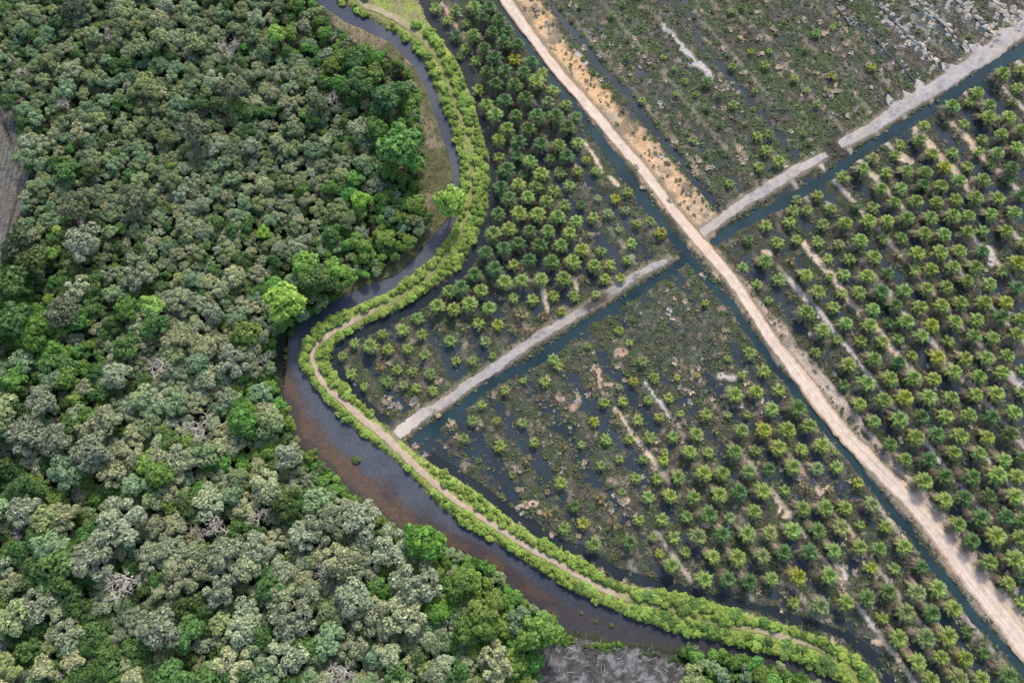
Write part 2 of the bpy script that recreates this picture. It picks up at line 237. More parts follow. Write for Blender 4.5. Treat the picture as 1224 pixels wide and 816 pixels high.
def terrain(X, Y):
    """height and ground albedo at world points"""
    xc, yc = np.clip(X, -285, 285), np.clip(Y, -95, 285)
    PX, PY = proj(xc, yc)
    n1 = fbm(X, Y, 0.045, 0); n2 = fbm(X, Y, 0.16, 3); n3 = fbm(X, Y, 0.55, 6, 3)
    wob = (fbm(X, Y, 0.22, 2, 3)-0.5)*7
    Z = block_of(PX, PY)
    u = X*RN[0] + Y*RN[1]; v = X*RD[0] + Y*RD[1]
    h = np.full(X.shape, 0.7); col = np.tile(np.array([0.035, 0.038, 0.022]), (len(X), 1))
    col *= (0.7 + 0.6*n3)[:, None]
    fl = (Z >= 1) & (Z <= 4)
    ridge = ridge_at(X, Y, Z, n1)
    hb = 0.12 + np.where(Z == 4, 0.20, 0.25)*ridge + np.where(Z == 4, 0.45, 0.6)*(n1-0.5) + np.where(Z == 4, 0.45, 0.65)*(n2-0.5) + 0.9*(n3-0.5)
    # wetter and drier places
    for (bx, by, br, dh) in [(560,520,70,-.02),(640,470,60,0),(680,580,80,-.03),(800,385,60,.22),(835,430,40,.22),(760,420,30,.1),
                             (930,70,130,.22),(740,60,110,.14),(1140,40,90,-.02),(1000,120,80,.2),(450,460,50,-.03),(700,240,60,-.02),
                             (600,60,60,.1),(960,330,70,-.03),(1100,480,200,.06),(740,655,40,.2),(860,640,90,.12),(1000,760,90,.15),(870,300,25,.2),(1060,200,40,.1),(620,330,50,-.03)]:
        hb = hb + dh*np.exp(-((PX-bx)**2+(PY-by)**2)/(br*br))
    hb = hb + 0.22*np.exp(-(((PX-600)/45)**2+((PY-140)/130)**2))*(Z == 1)
    mound = np.zeros(X.shape)
    for (px, py, r, t) in PALMS:
        x, y = at(px, py, 2.5 if r > 6.6 else 0.8)
        m = (np.abs(X-x) < 5) & (np.abs(Y-y) < 5)
        d2 = (X[m]-x)**2 + (Y[m]-y)**2
        mound[m] = np.maximum(mound[m], 0.32*np.exp(-d2/(2*2.0**2)))
    hb = np.where(np.isin(Z, (1, 2, 3)), hb+mound, hb+mound*0.4)
    hb = np.where(Z == 4, hb + 0.06, hb)
    h = np.where(fl, hb, h)
    # plantation ground: olive scrub, brown litter, bare tan, tone follows wet/dry and patches
    olive = np.array([0.068, 0.082, 0.047]); brown = np.array([0.088, 0.076, 0.057]); grey = np.array([0.14, 0.125, 0.105]); green = np.array([0.055, 0.085, 0.02])
    pc = np.tile(olive, (len(X), 1))
    pc = lerp(pc, brown, sstep(0.5, 0.62, fbm(X, Y, 0.12, 5)))
    pc = lerp(pc, green, sstep(0.55, 0.68, fbm(X, Y, 0.05, 8))*np.where(Z == 4, 0.55, 0.35))
    pc = lerp(pc, grey, sstep(0.56, 0.66, fbm(X, Y, 0.3, 9))*0.75)
    pc = lerp(pc, np.array([0.27, 0.21, 0.15]), sstep(0.63, 0.72, fbm(X, Y, 0.35, 1))*0.8)
    pc *= (np.where(Z == 3, 0.66, 0.84)*(0.6 + 0.8*n3))[:, None]  # right block darker: dark soil, plus deeper palm shade put into the colour
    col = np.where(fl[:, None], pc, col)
    kp = path_mask(X, Y, Z, PX, PY, ridge)
    pcol = np.array([0.40, 0.33, 0.255])*(1-n1[:, None]) + np.array([0.40, 0.34, 0.29])*n1[:, None]
    col = col*(1-kp[:, None]) + pcol*(0.7+0.6*n3)[:, None]*kp[:, None]
    h = np.where(fl, np.maximum(h, h*(1-kp) + 0.22*kp), h)
    # top right corner: grey mud
    gm = np.exp(-(((PX-1110)/75)**2+((PY-30)/50)**2))*(Z == 4)
    col = lerp(col, np.array([0.20, 0.19, 0.18]), sstep(0.55, 0.95, gm*0.8 + 1.2*(n3-0.5))*0.8)
    h = np.where(Z == 4, h - 0.12*gm, h)
    col = lerp(col, np.array([0.06, 0.052, 0.045]), sstep(16, 7, np.hypot((PX-996)*0.75, PY-180) + wob)*0.9)
    # strips
    for line, wd, ci in STRIPS:
        m = (PX > min(a for a, b in line)-12) & (PX < max(a for a, b in line)+12) & (PY > min(b for a, b in line)-12) & (PY < max(b for a, b in line)+12)
        if not m.any(): continue
        d, hw, _ = pl_dist(PX[m], PY[m], w3(line, wd))
        k = sstep(1.3, 0.65, (d + wob[m]*0.5 + (n3[m]-.5)*5)/np.maximum(hw*1.15, 1))
        c = np.array([(0.50, 0.38, 0.27), (0.44, 0.39, 0.35), (0.38, 0.26, 0.18)][ci])
        sub = col[m]; col[m] = sub*(1-k[:, None]) + c*(0.8+0.4*n2[m])[:, None]*k[:, None]
        h[m] = h[m]*(1-k) + np.maximum(h[m], 0.28)*k
    # embankment and the grassy river bank, clearings
    e = Z == 5
    h = np.where(e, 1.0 + 0.3*(n2-0.5), h)
    ec = np.array([0.25, 0.30, 0.075])*(0.7+0.6*n3)[:, None]
    col = np.where(e[:, None], ec, col)
    top = sstep(60, 10, PY + (PX-480)*0.15)*e
    col = lerp(col, np.array([0.24, 0.20, 0.10]), top*sstep(0.35, 0.6, n2)*0.9)
    gb = in_poly(PX + wob, PY + wob*0.7, GRASSBANK)
    gbc = np.array([0.10, 0.10, 0.045])*(0.6+0.8*n3)[:, None]
    gbc = lerp(gbc, np.array([0.20, 0.16, 0.10]), sstep(0.52, 0.66, fbm(X, Y, 0.11, 4)))
    col = np.where(gb[:, None], gbc, col); h = np.where(gb, 0.35+0.4*(n2-0.5), h)
    lc = in_poly(PX + wob*0.8, PY, LCLEAR)
    lcc = np.array([0.13, 0.122, 0.105])*(0.45+1.0*n3)[:, None]
    lcc = lcc*(0.72+0.5*sstep(-.4, .6, np.sin(2*np.pi*(PX*0.95+PY*0.22+wob*0.4)/5.2)))[:, None]
    lcc = lerp(lcc, np.array([0.12, 0.105, 0.08]), sstep(0.5, 0.65, n2)*0.6)
    col = np.where(lc[:, None], lcc, col)
    bu = in_poly(PX + wob*0.6, PY + wob*0.4, BURNT)
    buc = np.array([0.072, 0.064, 0.060])*(0.25+1.5*n3)[:, None]
    buc = lerp(buc, np.array([0.22, 0.215, 0.21]), sstep(0.5, 0.66, fbm(X, Y, 0.4, 7))*0.8)
    col = np.where(bu[:, None], buc, col)
    # a dark straight trail through the left clearing
    for line in ([(-8,112),(2,140),(12,165),(21,190),(25,205)], [(23,232),(16,255),(11,275),(7,300)]):
        d, hw, _ = pl_dist(PX, PY, w3(line, 5.0))
        k = sstep(1.2, 0.5, d/hw); h = h - 0.5*k*(Z == 0); col = lerp(col, np.array([0.05, 0.042, 0.03]), k*0.85)
    # verge right of the main road
    d, hw, sg = pl_dist(PX, PY, ROAD)
    rgt = PX > xroad(PY)
    ver = np.where(rgt, np.interp(PY, [-50,0,60,120,200,255,290,330,380,420,500,600,700,816], [24,26,22,20,29,32,4,4,8,13,9,8,8,8]), np.interp(PY, [0, 300, 816], [1.5, 3, 6]))
    k = sstep(1.25, 0.75, (d - hw + wob*1.2 + (n2-0.5)*16)/np.maximum(ver, 1))
    spill = np.exp(-((PX-806)/20)**2-((PY-230)/30)**2) + 0.8*np.exp(-((PX-775)/14)**2-((PY-185)/22)**2)
    k = np.maximum(k, sstep(.25, .75, spill + (n2-.5)*0.6)*rgt)
    k = k*fl
    vc = np.tile(np.array([0.42, 0.31, 0.20]), (len(X), 1))
    vc = lerp(vc, np.array([0.55, 0.34, 0.18]), sstep(0.42, 0.55, fbm(X, Y, 0.09, 10))*sstep(290, 200, PY))
    vc = lerp(vc, np.array([0.54, 0.345, 0.20]), np.clip(spill*1.3, 0, .9))
    vc = lerp(vc, np.array([0.17, 0.14, 0.09]), sstep(0.50, 0.66, fbm(X, Y, 0.14, 11))*0.8)
    vc = lerp(vc, np.array([0.30, 0.25, 0.21]), sstep(300, 420, PY)*0.6)
    vc *= (0.75+0.5*n3)[:, None]
    near = sstep(2.2, 1.0, d/np.maximum(hw, 1))
    col = lerp(col, vc, np.zeros(len(X))) ; col = col*(1-k[:, None]) + vc*k[:, None]
    h = np.where(fl, h*(1-k) + np.maximum(h, 0.3)*k, h)
    # beds under the roads
    for ln, ext, hh in ((ROAD, 3.0, 0.72), (BRANCH, 2.0, 0.62), (BRANCH2, 2.0, 0.62), (MID, 2.0, 0.62), (TRACK, 2.0, 1.02), (SIDE, 1.0, 0.45)):
        d, hw, _ = pl_dist(PX, PY, ln)
        k = sstep(ext+5, ext, d-hw)
        h = h*(1-k) + hh*k
        if ln is SIDE:
            k2 = sstep(1.3, 0.5, (d+wob*0.5)/hw)
            col = lerp(col, np.array([0.42, 0.335, 0.265]), k2*(0.75+0.25*n2))
        elif ln is not TRACK:
            k2 = sstep(ext+3.0, 0.0, d-hw+wob*0.5)
            col = lerp(col, np.array([0.20, 0.165, 0.115]), k2*0.8)
    # spurs of the pale road
    # cuts: ditches and river
    for nm, ln in DITCHES:
        xs = [a[0] for a in ln]; ys = [a[1] for a in ln]
        m = (PX > min(xs)-25) & (PX < max(xs)+25) & (PY > min(ys)-25) & (PY < max(ys)+25)
        d, hw, _ = pl_dist(PX[m], PY[m], ln)
        fu = 0.8 if nm != 'furrow_ditch' else 1.3
        s = (d + wob[m]*fu - hw)/2.9            # metres outside the edge
        cut = np.where(s < 0, -0.12 + 0.45*np.maximum(s, -2.0), -0.12 + s*0.55)
        h[m] = np.minimum(h[m], cut)
    river = in_poly(PX, PY, RIVER)
    dr, _, _ = pl_dist(PX, PY, w3(RL, 1)); dr2, _, _ = pl_dist(PX, PY, w3(RR, 1))
    s = np.minimum(dr, dr2)/2.9*np.where(river, -1, 1) + wob*0.12
    cut = np.where(s < 0, -0.1 + 0.6*np.maximum(s, -2.5), -0.1 + s*0.75)
    h = np.minimum(h, cut)
    col = lerp(col, np.array([0.05, 0.043, 0.038]), sstep(13, 6, np.hypot((PX-996)*0.75, PY-180) + wob)*0.9)
    mud = sstep(1.6, 0.2, np.abs(h))*0.45*(fl | river)
    col = lerp(col, np.array([0.05, 0.047, 0.038]), mud*(h < 0.15))
    return h, np.clip(col, 0.005, 0.8), Z, PX, PY

def mat_new(name):
    m = bpy.data.materials.new(name); m.use_nodes = True
    return m, m.node_tree, m.node_tree.nodes['Principled BSDF']
def noise_mul(nt, src, scale, lo, hi, detail=6, coord='Object'):
    """multiply a colour by procedural grain"""
    tc = nt.nodes.new('ShaderNodeTexCoord')
    n = nt.nodes.new('ShaderNodeTexNoise'); n.inputs['Scale'].default_value = scale; n.inputs['Detail'].default_value = detail
    nt.links.new(tc.outputs[coord], n.inputs['Vector'])
    mr = nt.nodes.new('ShaderNodeMapRange'); mr.inputs['From Min'].default_value = 0.3; mr.inputs['From Max'].default_value = 0.7
    mr.inputs['To Min'].default_value = lo; mr.inputs['To Max'].default_value = hi
    nt.links.new(n.outputs['Fac'], mr.inputs['Value'])
    mx = nt.nodes.new('ShaderNodeVectorMath'); mx.operation = 'SCALE'
    nt.links.new(src, mx.inputs[0]); nt.links.new(mr.outputs[0], mx.inputs['Scale'])
    return mx.outputs[0]
def add_bump(nt, bsdf, scale, dist, coord='Object'):
    tc = nt.nodes.new('ShaderNodeTexCoord')
    n = nt.nodes.new('ShaderNodeTexNoise'); n.inputs['Scale'].default_value = scale; n.inputs['Detail'].default_value = 5
    nt.links.new(tc.outputs[coord], n.inputs['Vector'])
    b = nt.nodes.new('ShaderNodeBump'); b.inputs['Strength'].default_value = 0.8; b.inputs['Distance'].default_value = dist
    nt.links.new(n.outputs['Fac'], b.inputs['Height']); nt.links.new(b.outputs[0], bsdf.inputs['Normal'])
def ground_mat(name, grain=1.1, lo=0.72, hi=1.28, bump=0.25):
    m, nt, b = mat_new(name)
    a = nt.nodes.new('ShaderNodeAttribute'); a.attribute_name = 'col'
    nt.links.new(noise_mul(nt, a.outputs['Color'], grain, lo, hi), b.inputs['Base Color'])
    b.inputs['Roughness'].default_value = 0.95; b.inputs['Specular IOR Level'].default_value = 0.15
    add_bump(nt, b, 1.7, bump)
    return m
def water_mat(name, c, c2=None, scale=0.03, rough=0.10):
    m, nt, b = mat_new(name)
    tc = nt.nodes.new('ShaderNodeTexCoord')
    n = nt.nodes.new('ShaderNodeTexNoise'); n.inputs['Scale'].default_value = scale; n.inputs['Detail'].default_value = 6
    nt.links.new(tc.outputs['Object'], n.inputs['Vector'])
    cr = nt.nodes.new('ShaderNodeValToRGB'); cr.color_ramp.elements[0].position = 0.35; cr.color_ramp.elements[1].position = 0.68
    cr.color_ramp.elements[0].color = (*c, 1); cr.color_ramp.elements[1].color = (*(c2 or c), 1)
    nt.links.new(n.outputs['Fac'], cr.inputs[0]); nt.links.new(cr.outputs[0], b.inputs['Base Color'])
    b.inputs['Roughness'].default_value = rough; b.inputs['IOR'].default_value = 1.33; b.inputs['Specular IOR Level'].default_value = 0.25
    n2 = nt.nodes.new('ShaderNodeTexNoise'); n2.inputs['Scale'].default_value = 0.9; n2.inputs['Detail'].default_value = 3
    nt.links.new(tc.outputs['Object'], n2.inputs['Vector'])
    bp = nt.nodes.new('ShaderNodeBump'); bp.inputs['Strength'].default_value = 0.15; bp.inputs['Distance'].default_value = 0.1
    nt.links.new(n2.outputs['Fac'], bp.inputs['Height']); nt.links.new(bp.outputs[0], b.inputs['Normal'])
    return m

def np_mesh(name, V, F, mat, colors=None, smooth=False):
    """V (n,3), F list/array of equal-length faces"""
    me = bpy.data.meshes.new(name)
    V = np.asarray(V, np.float32); F = np.asarray(F, np.int32)
    me.vertices.add(len(V)); me.vertices.foreach_set('co', V.ravel())
    k = F.shape[1]
    me.loops.add(F.size); me.loops.foreach_set('vertex_index', F.ravel())
    me.polygons.add(len(F)); me.polygons.foreach_set('loop_start', np.arange(0, F.size, k, dtype=np.int32))
    me.polygons.foreach_set('loop_total', np.full(len(F), k, np.int32))
    if smooth: me.polygons.foreach_set('use_smooth', np.ones(len(F), bool))
    if colors is not None:
        at_ = me.attributes.new('col', 'FLOAT_COLOR', 'POINT')
        at_.data.foreach_set('color', np.concatenate([colors, np.ones((len(V), 1))], 1).astype(np.float32).ravel())
    me.update(calc_edges=True)
    if mat: me.materials.append(mat)
    return me
def link(name, me, parent=None):
    o = bpy.data.objects.new(name, me); COL.objects.link(o)
    if parent: o.parent = parent
    return o
def tag(o, label=None, cat=None, group=None, kind=None):
    if label: o['label'] = label
    if cat: o['category'] = cat
    if group: o['group'] = group
    if kind: o['kind'] = kind
    return o

STEP = 0.75
xs = np.concatenate([[-4000, -1500, -700, -420], np.arange(-285, 285.1, STEP), [420, 700, 1500, 4000]])
ys = np.concatenate([[-4000, -1500, -600, -250], np.arange(-95, 285.1, STEP), [420, 700, 1500, 4000]])
GX, GY = np.meshgrid(xs, ys)
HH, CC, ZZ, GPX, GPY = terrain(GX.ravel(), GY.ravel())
nx, ny = len(xs), len(ys)
I = np.arange(nx*ny).reshape(ny, nx)
F = np.stack([I[:-1, :-1], I[:-1, 1:], I[1:, 1:], I[1:, :-1]], -1).reshape(-1, 4)
M_ground = ground_mat('ground_soil')
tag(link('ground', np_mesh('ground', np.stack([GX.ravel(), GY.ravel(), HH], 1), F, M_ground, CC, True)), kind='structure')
HG = HH.reshape(ny, nx)[4:-4, 4:-4]; ZG = ZZ.reshape(ny, nx)[4:-4, 4:-4]
def hz(x, y):
    i = np.clip(((np.asarray(y)+95)/STEP).astype(int), 0, HG.shape[0]-1); j = np.clip(((np.asarray(x)+285)/STEP).astype(int), 0, HG.shape[1]-1)
    return HG[i, j]

# ------------------------------------------------------------------ water
def poly_mesh(name, pts, z, mat):
    V = [(*at(a, b, z), z) for a, b in pts]
    me = bpy.data.meshes.new(name)
    me.from_pydata(V, [], [tuple(range(len(V)))]); me.materials.append(mat); me.update()
    return me
def ribbon_flat(name, L, Rr, z, mat):
    V, Fa = [], []
    for (a, b) in zip(L, Rr):
        V += [(*at(*a, z), z), (*at(*b, z), z)]
    for i in range(len(L)-1):
        Fa.append((2*i, 2*i+1, 2*i+3, 2*i+2))
    return np_mesh(name, V, Fa, mat)
def offs(line, ext):
    L, Rr = [], []
    for i, (x, y, wd) in enumerate(line):
        a = line[max(i-1, 0)]; b = line[min(i+1, len(line)-1)]
        dx, dy = b[0]-a[0], b[1]-a[1]; n = math.hypot(dx, dy); dx /= n; dy /= n
        k = wd/2+ext
        L.append((x+dy*k, y-dx*k)); Rr.append((x-dy*k, y+dx*k))
    return L, Rr
M_river = water_mat('river_water', (0.075, 0.085, 0.110), (0.105, 0.113, 0.135), 0.02)
M_ditch = water_mat('ditch_water', (0.015, 0.032, 0.039), (0.030, 0.058, 0.065), 0.06)
M_flood = water_mat('flood_water', (0.024, 0.036, 0.044), (0.044, 0.060, 0.068), 0.05)
M_dark = water_mat('shaded_ditch_water', (0.017, 0.023, 0.027), (0.030, 0.038, 0.042), 0.05)  # darker ditch water: shade beside the hedge put into its colour
# one level sheet per body of water, each a few millimetres apart; the shoreline is where the ground rises through it
def river_mesh():
    gx = np.arange(-95, 145, 0.9); gy = np.arange(-92, 270, 0.9)
    X, Y = np.meshgrid(gx, gy); sh = X.shape; X, Y = X.ravel(), Y.ravel()
    PX, PY = proj(X, Y)
    ins = in_poly(PX, PY, RIVER) | (np.minimum(pl_dist(PX, PY, w3(RL, 1))[0], pl_dist(PX, PY, w3(RR, 1))[0]) < 5)
    I = np.arange(len(X)).reshape(sh); i4 = ins.reshape(sh)
    q = i4[:-1, :-1] & i4[:-1, 1:] & i4[1:, 1:] & i4[1:, :-1]
    F = np.stack([I[:-1, :-1][q], I[:-1, 1:][q], I[1:, 1:][q], I[1:, :-1][q]], -1)
    use = np.unique(F); mp = np.full(len(X), -1); mp[use] = np.arange(len(use)); F = mp[F]
    X, Y, PX, PY = X[use], Y[use], PX[use], PY[use]
    n = fbm(X, Y, 0.035, 1); n2 = fbm(X, Y, 0.12, 4)
    c = lerp(np.tile(np.array([0.062, 0.070, 0.090]), (len(X), 1)), np.array([0.090, 0.097, 0.112]), sstep(.35, .65, n))
    dl, _, _ = pl_dist(PX, PY, w3(RL, 1)); dr, _, _ = pl_dist(PX, PY, w3(RR, 1))
    lf = dl/(dl+dr+1e-6)
    low = sstep(385, 425, PY)*sstep(780, 700, PY)
    k = low*sstep(0.72, 0.38, lf + 0.5*(n2-0.5) + 0.3*(n-0.5))
    c = lerp(c, np.array([0.072, 0.055, 0.052]), k*0.9)
    c = lerp(c, np.array([0.125, 0.080, 0.052]), k*sstep(.42, .60, n2)*sstep(.03, .2, lf)*0.9)
    c = c*(1-0.25*sstep(560, 700, PY))[:, None]
    c = lerp(c, np.array([0.05, 0.045, 0.045]), sstep(700, 770, PY)*0.8)
    return np_mesh('river_water', np.stack([X, Y, np.zeros(len(X))], 1), F, M_riverc, c, True)
M_riverc = water_mat('river_surface', (1, 1, 1), (1, 1, 1), 0.05)
_n = M_riverc.node_tree; _b = _n.nodes['Principled BSDF']; _a = _n.nodes.new('ShaderNodeAttribute'); _a.attribute_name = 'col'
_n.links.new(noise_mul(_n, _a.outputs['Color'], 0.7, 0.85, 1.15), _b.inputs['Base Color'])
tag(link('river_water', river_mesh()), kind='structure')
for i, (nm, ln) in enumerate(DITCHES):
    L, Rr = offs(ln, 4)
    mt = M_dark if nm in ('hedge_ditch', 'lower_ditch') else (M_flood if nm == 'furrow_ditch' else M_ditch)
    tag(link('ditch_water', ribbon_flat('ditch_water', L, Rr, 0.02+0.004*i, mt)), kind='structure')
tag(link('flood_water', poly_mesh('flood_water', IL[:28] + [(474,522)] + [(a, b) for a, b, _ in MID[1:]] + [(820, 285)] + [(a, b) for a, b, _ in ROAD[6::-1]], 0.012, M_flood)), kind='structure')
tag(link('flood_water', poly_mesh('flood_water', IL[28:] + [(a, b) for a, b, _ in ROAD[:6:-1]] + [(a, b) for a, b, _ in MID[:1:-1]] + [(488, 523)], 0.008, M_flood)), kind='structure')
tag(link('flood_water', poly_mesh('flood_water', [(a, b) for a, b, _ in ROAD[7:]] + [(1420, 900), (1420, -60)] + [(a, b) for a, b, _ in (BRANCH+BRANCH2)[::-1]], 0.012, M_flood)), kind='structure')
M_flood4 = water_mat('field_water', (0.035, 0.050, 0.052), (0.055, 0.074, 0.072), 0.05)
tag(link('flood_water', poly_mesh('flood_water', [(a, b) for a, b, _ in ROAD[:7]] + [(a, b) for a, b, _ in (BRANCH+BRANCH2)[1:]] + [(1420, -60)], 0.008, M_flood4)), kind='structure')

# ------------------------------------------------------------------ roads
def dense(line, step):
    out = []
    n = len(line)
    for i in range(n-1):
        p = [np.array(line[min(max(k, 0), n-1)], float) for k in (i-1, i, i+1, i+2)]
        m = max(1, int(math.hypot(p[2][0]-p[1][0], p[2][1]-p[1][1])/step))
        for j in range(m):
            t = j/m
            out.append(0.5*((2*p[1]) + (-p[0]+p[2])*t + (2*p[0]-5*p[1]+4*p[2]-p[3])*t*t + (-p[0]+3*p[1]-3*p[2]+p[3])*t**3))
    out.append(np.array(line[-1], float))
    return out
def road_mesh(name, line, z, colour, mat, k, ragged=0.10, ends=False):
    pts = dense(line, 2.2); C = 12
    V, Cc = [], []
    n = len(pts)
    for i, (x, y, wd) in enumerate(pts):
        a = pts[max(i-1, 0)]; b = pts[min(i+1, n-1)]
        dx, dy = b[0]-a[0], b[1]-a[1]; q = math.hypot(dx, dy); dx /= q; dy /= q
        for j in range(C+1):
            s = -1 + 2*j/C
            rag = 1 + ragged*4*((vnoise(np.array([i*0.23]), np.array([k*13.7+(5 if s > 0 else 0)]), k)[0]-0.5) + 0.8*(vnoise(np.array([i*0.71]), np.array([k*3.7+(5 if s > 0 else 0)]), k+1)[0]-0.5))
            off = s*wd/2*rag
            px, py = x - dy*off, y + dx*off
            zz = z + 0.06*(1-s*s)
            if j in (0, C): zz = z - 0.35
            V.append((*at(px, py, zz), zz)); Cc.append((s, i))
    V = np.array(V); Cc = np.array(Cc)
    Fa = [(i*(C+1)+j, i*(C+1)+j+1, (i+1)*(C+1)+j+1, (i+1)*(C+1)+j) for i in range(n-1) for j in range(C)]
    return np_mesh(name, V, Fa, mat, colour(V, Cc), True)
def c_main(V, Cc):
    s = Cc[:, 0]; X, Y = V[:, 0], V[:, 1]
    n = fbm(X, Y, 0.10, 3); n2 = fbm(X, Y, 0.6, 6, 3)
    c = np.tile(np.array([0.54, 0.415, 0.30]), (len(V), 1))
    PX, PY = proj(X, Y)
    c = lerp(c, np.array([0.45, 0.30, 0.19]), sstep(0.35, 1.0, np.abs(s+0.25*(n-0.5)))*0.85*(0.4+n))
    c = lerp(c, np.array([0.56, 0.37, 0.24]), np.exp(-((PX-840)**2+(PY-290)**2)/30**2)*0.8)
    c = lerp(c, np.array([0.42, 0.33, 0.27]), sstep(0.5, 0.65, fbm(X, Y, 0.2, 8))*0.5*sstep(450, 600, PY))
    for t in (-0.42, 0.12, 0.5):                                # worn wheel tracks
        c = lerp(c, np.array([0.66, 0.55, 0.47]), np.exp(-((s-t+0.1*(n-0.5))/0.11)**2)*0.8)
    return np.clip(c*(0.78+0.44*n2)[:, None], 0, 0.75)
def c_grey(V, Cc):
    s = Cc[:, 0]; X, Y = V[:, 0], V[:, 1]
    n2 = fbm(X, Y, 0.7, 6, 3); n = fbm(X, Y, 0.15, 2)
    c = np.tile(np.array([0.36, 0.33, 0.315]), (len(V), 1))
    c = lerp(c, np.array([0.24, 0.215, 0.20]), sstep(.52, .66, fbm(X, Y, 0.28, 5))*0.7)
    c = lerp(c, np.array([0.40, 0.34, 0.28]), sstep(0.45, 0.6, n)*0.7)
    c = lerp(c, np.array([0.30, 0.255, 0.20]), sstep(0.7, 1.0, np.abs(s))*0.7)
    return c*(0.72+0.56*n2)[:, None]
def c_mid(V, Cc):
    c = c_grey(V, Cc)*0.92; PX, PY = proj(V[:, 0], V[:, 1])
    s = Cc[:, 0]
    dk = np.exp(-(((PX-712)/18)**2+((PY-361)/13)**2))*sstep(1.2, 0.1, s*0.6 + (fbm(V[:, 0], V[:, 1], 0.4, 4)-0.5)*2)
    c = lerp(c, np.array([0.055, 0.045, 0.04]), np.clip(dk*2.0, 0, 0.92))
    return lerp(c, np.array([0.60, 0.50, 0.40]), np.exp(-(((PX-485)/28)**2+((PY-512)/20)**2))*0.7)
def c_track(V, Cc):
    s = Cc[:, 0]; X, Y = V[:, 0], V[:, 1]; PX, PY = proj(X, Y)
    n2 = fbm(X, Y, 0.6, 6, 3); n = fbm(X, Y, 0.12, 2)
    sand = np.array([0.45, 0.34, 0.25]); grass = np.array([0.22, 0.22, 0.085])
    c = np.tile(grass, (len(V), 1))
    bare = np.clip(sstep(470, 400, PX)*sstep(340, 380, PY) + sstep(400, 440, PY)*sstep(760, 720, PX) + 0.55*sstep(60, 90, PY)*0 + 0.5*np.exp(-((PY-15)/30)**2) + 0.8*np.exp(-((PX-935)/35)**2)*(PY > 700), 0, 1)
    c = lerp(c, sand, np.clip(bare + 0.35*(n-0.42), 0, 1))
    c = lerp(c, np.array([0.16, 0.15, 0.06]), sstep(0.6, 1.0, np.abs(s))*0.7)
    return c*(0.75+0.5*n2)[:, None]
M_road = ground_mat('road_dirt', 2.2, 0.85, 1.15, 0.08)
tag(link('dirt_road', road_mesh('dirt_road', ROAD, 0.78, c_main, M_road, 1, 0.065)), kind='structure')
tag(link('farm_road', road_mesh('farm_road', BRANCH, 0.68, c_grey, M_road, 2, 0.14)), kind='structure')
tag(link('farm_road', road_mesh('farm_road', BRANCH2, 0.68, c_grey, M_road, 3, 0.06)), kind='structure')
tag(link('farm_road', road_mesh('farm_road', MID, 0.68, c_mid, M_road, 4, 0.12)), kind='structure')
tag(link('embankment_track', road_mesh('embankment_track', TRACK, 1.12, c_track, M_road, 5, 0.16)), kind='structure')
SPURS = [[(1075,128,10),(1064,121,7),(1062,113,2)],[(1103,112,15),(1098,101,10),(1096,95,2)],[(1140,90,15),(1130,80,9),(1126,75,2)],[(1175,68,16),(1164,58,9),(1158,54,2)],[(1205,45,14),(1198,38,8),(1194,33,2)],[(1090,122,9),(1082,112,4),(1079,108,1)]]
for i, s in enumerate(SPURS):
    s = [(s[0][0], s[0][1], s[0][2]*2.2), (s[1][0], s[1][1], s[1][2]*1.5), s[2]]
    tag(link('farm_road', road_mesh('road_spur', s, 0.66-0.006*i, c_grey, M_road, 6+i, 0.2)), kind='structure')

# ------------------------------------------------------------------ plant materials
def leaf_mat(name, vary=0.5, transl=0.30, rough=0.6):
    """leaf colour = the plant's own tint, a little different from leaf to leaf"""
    m, nt, b = mat_new(name)
    a = nt.nodes.new('ShaderNodeAttribute'); a.attribute_name = 'tint'; a.attribute_type = 'INSTANCER'
    g = nt.nodes.new('ShaderNodeNewGeometry')
    mr = nt.nodes.new('ShaderNodeMapRange'); mr.inputs['To Min'].default_value = 1-vary; mr.inputs['To Max'].default_value = 1+vary
    nt.links.new(g.outputs['Random Per Island'], mr.inputs['Value'])
    mx = nt.nodes.new('ShaderNodeVectorMath'); mx.operation = 'SCALE'
    nt.links.new(a.outputs['Color'], mx.inputs[0]); nt.links.new(mr.outputs[0], mx.inputs['Scale'])
    nt.links.new(mx.outputs[0], b.inputs['Base Color'])
    b.inputs['Roughness'].default_value = rough; b.inputs['Specular IOR Level'].default_value = 0.25
    tr = nt.nodes.new('ShaderNodeBsdfTranslucent'); nt.links.new(mx.outputs[0], tr.inputs['Color'])
    ms = nt.nodes.new('ShaderNodeMixShader'); ms.inputs[0].default_value = transl
    nt.links.new(b.outputs[0], ms.inputs[1]); nt.links.new(tr.outputs[0], ms.inputs[2])
    nt.links.new(ms.outputs[0], nt.nodes['Material Output'].inputs['Surface'])
    return m
def plain_mat(name, c, grain=3.0, lo=0.7, hi=1.3, rough=0.9):
    m, nt, b = mat_new(name)
    rgb = nt.nodes.new('ShaderNodeRGB'); rgb.outputs[0].default_value = (*c, 1)
    nt.links.new(noise_mul(nt, rgb.outputs[0], grain, lo, hi), b.inputs['Base Color'])
    b.inputs['Roughness'].default_value = rough; b.inputs['Specular IOR Level'].default_value = 0.15
    return m
def col_mat(name, vary=0.3, transl=0.2):
    m = leaf_mat(name, vary, transl)
    for n in m.node_tree.nodes:
        if n.type == 'ATTRIBUTE': n.attribute_name = 'col'; n.attribute_type = 'GEOMETRY'
    return m
M_leaf = leaf_mat('tree_leaf'); M_frond = leaf_mat('palm_frond', 0.35, 0.2); M_dead = plain_mat('dead_frond', (0.17, 0.125, 0.085))
M_bark = plain_mat('bark', (0.12, 0.095, 0.07)); M_pale = plain_mat('pale_bark', (0.52, 0.47, 0.37)); M_stuff = col_mat('small_plant')
M_dry = col_mat('dry_litter', 0.35, 0.0)

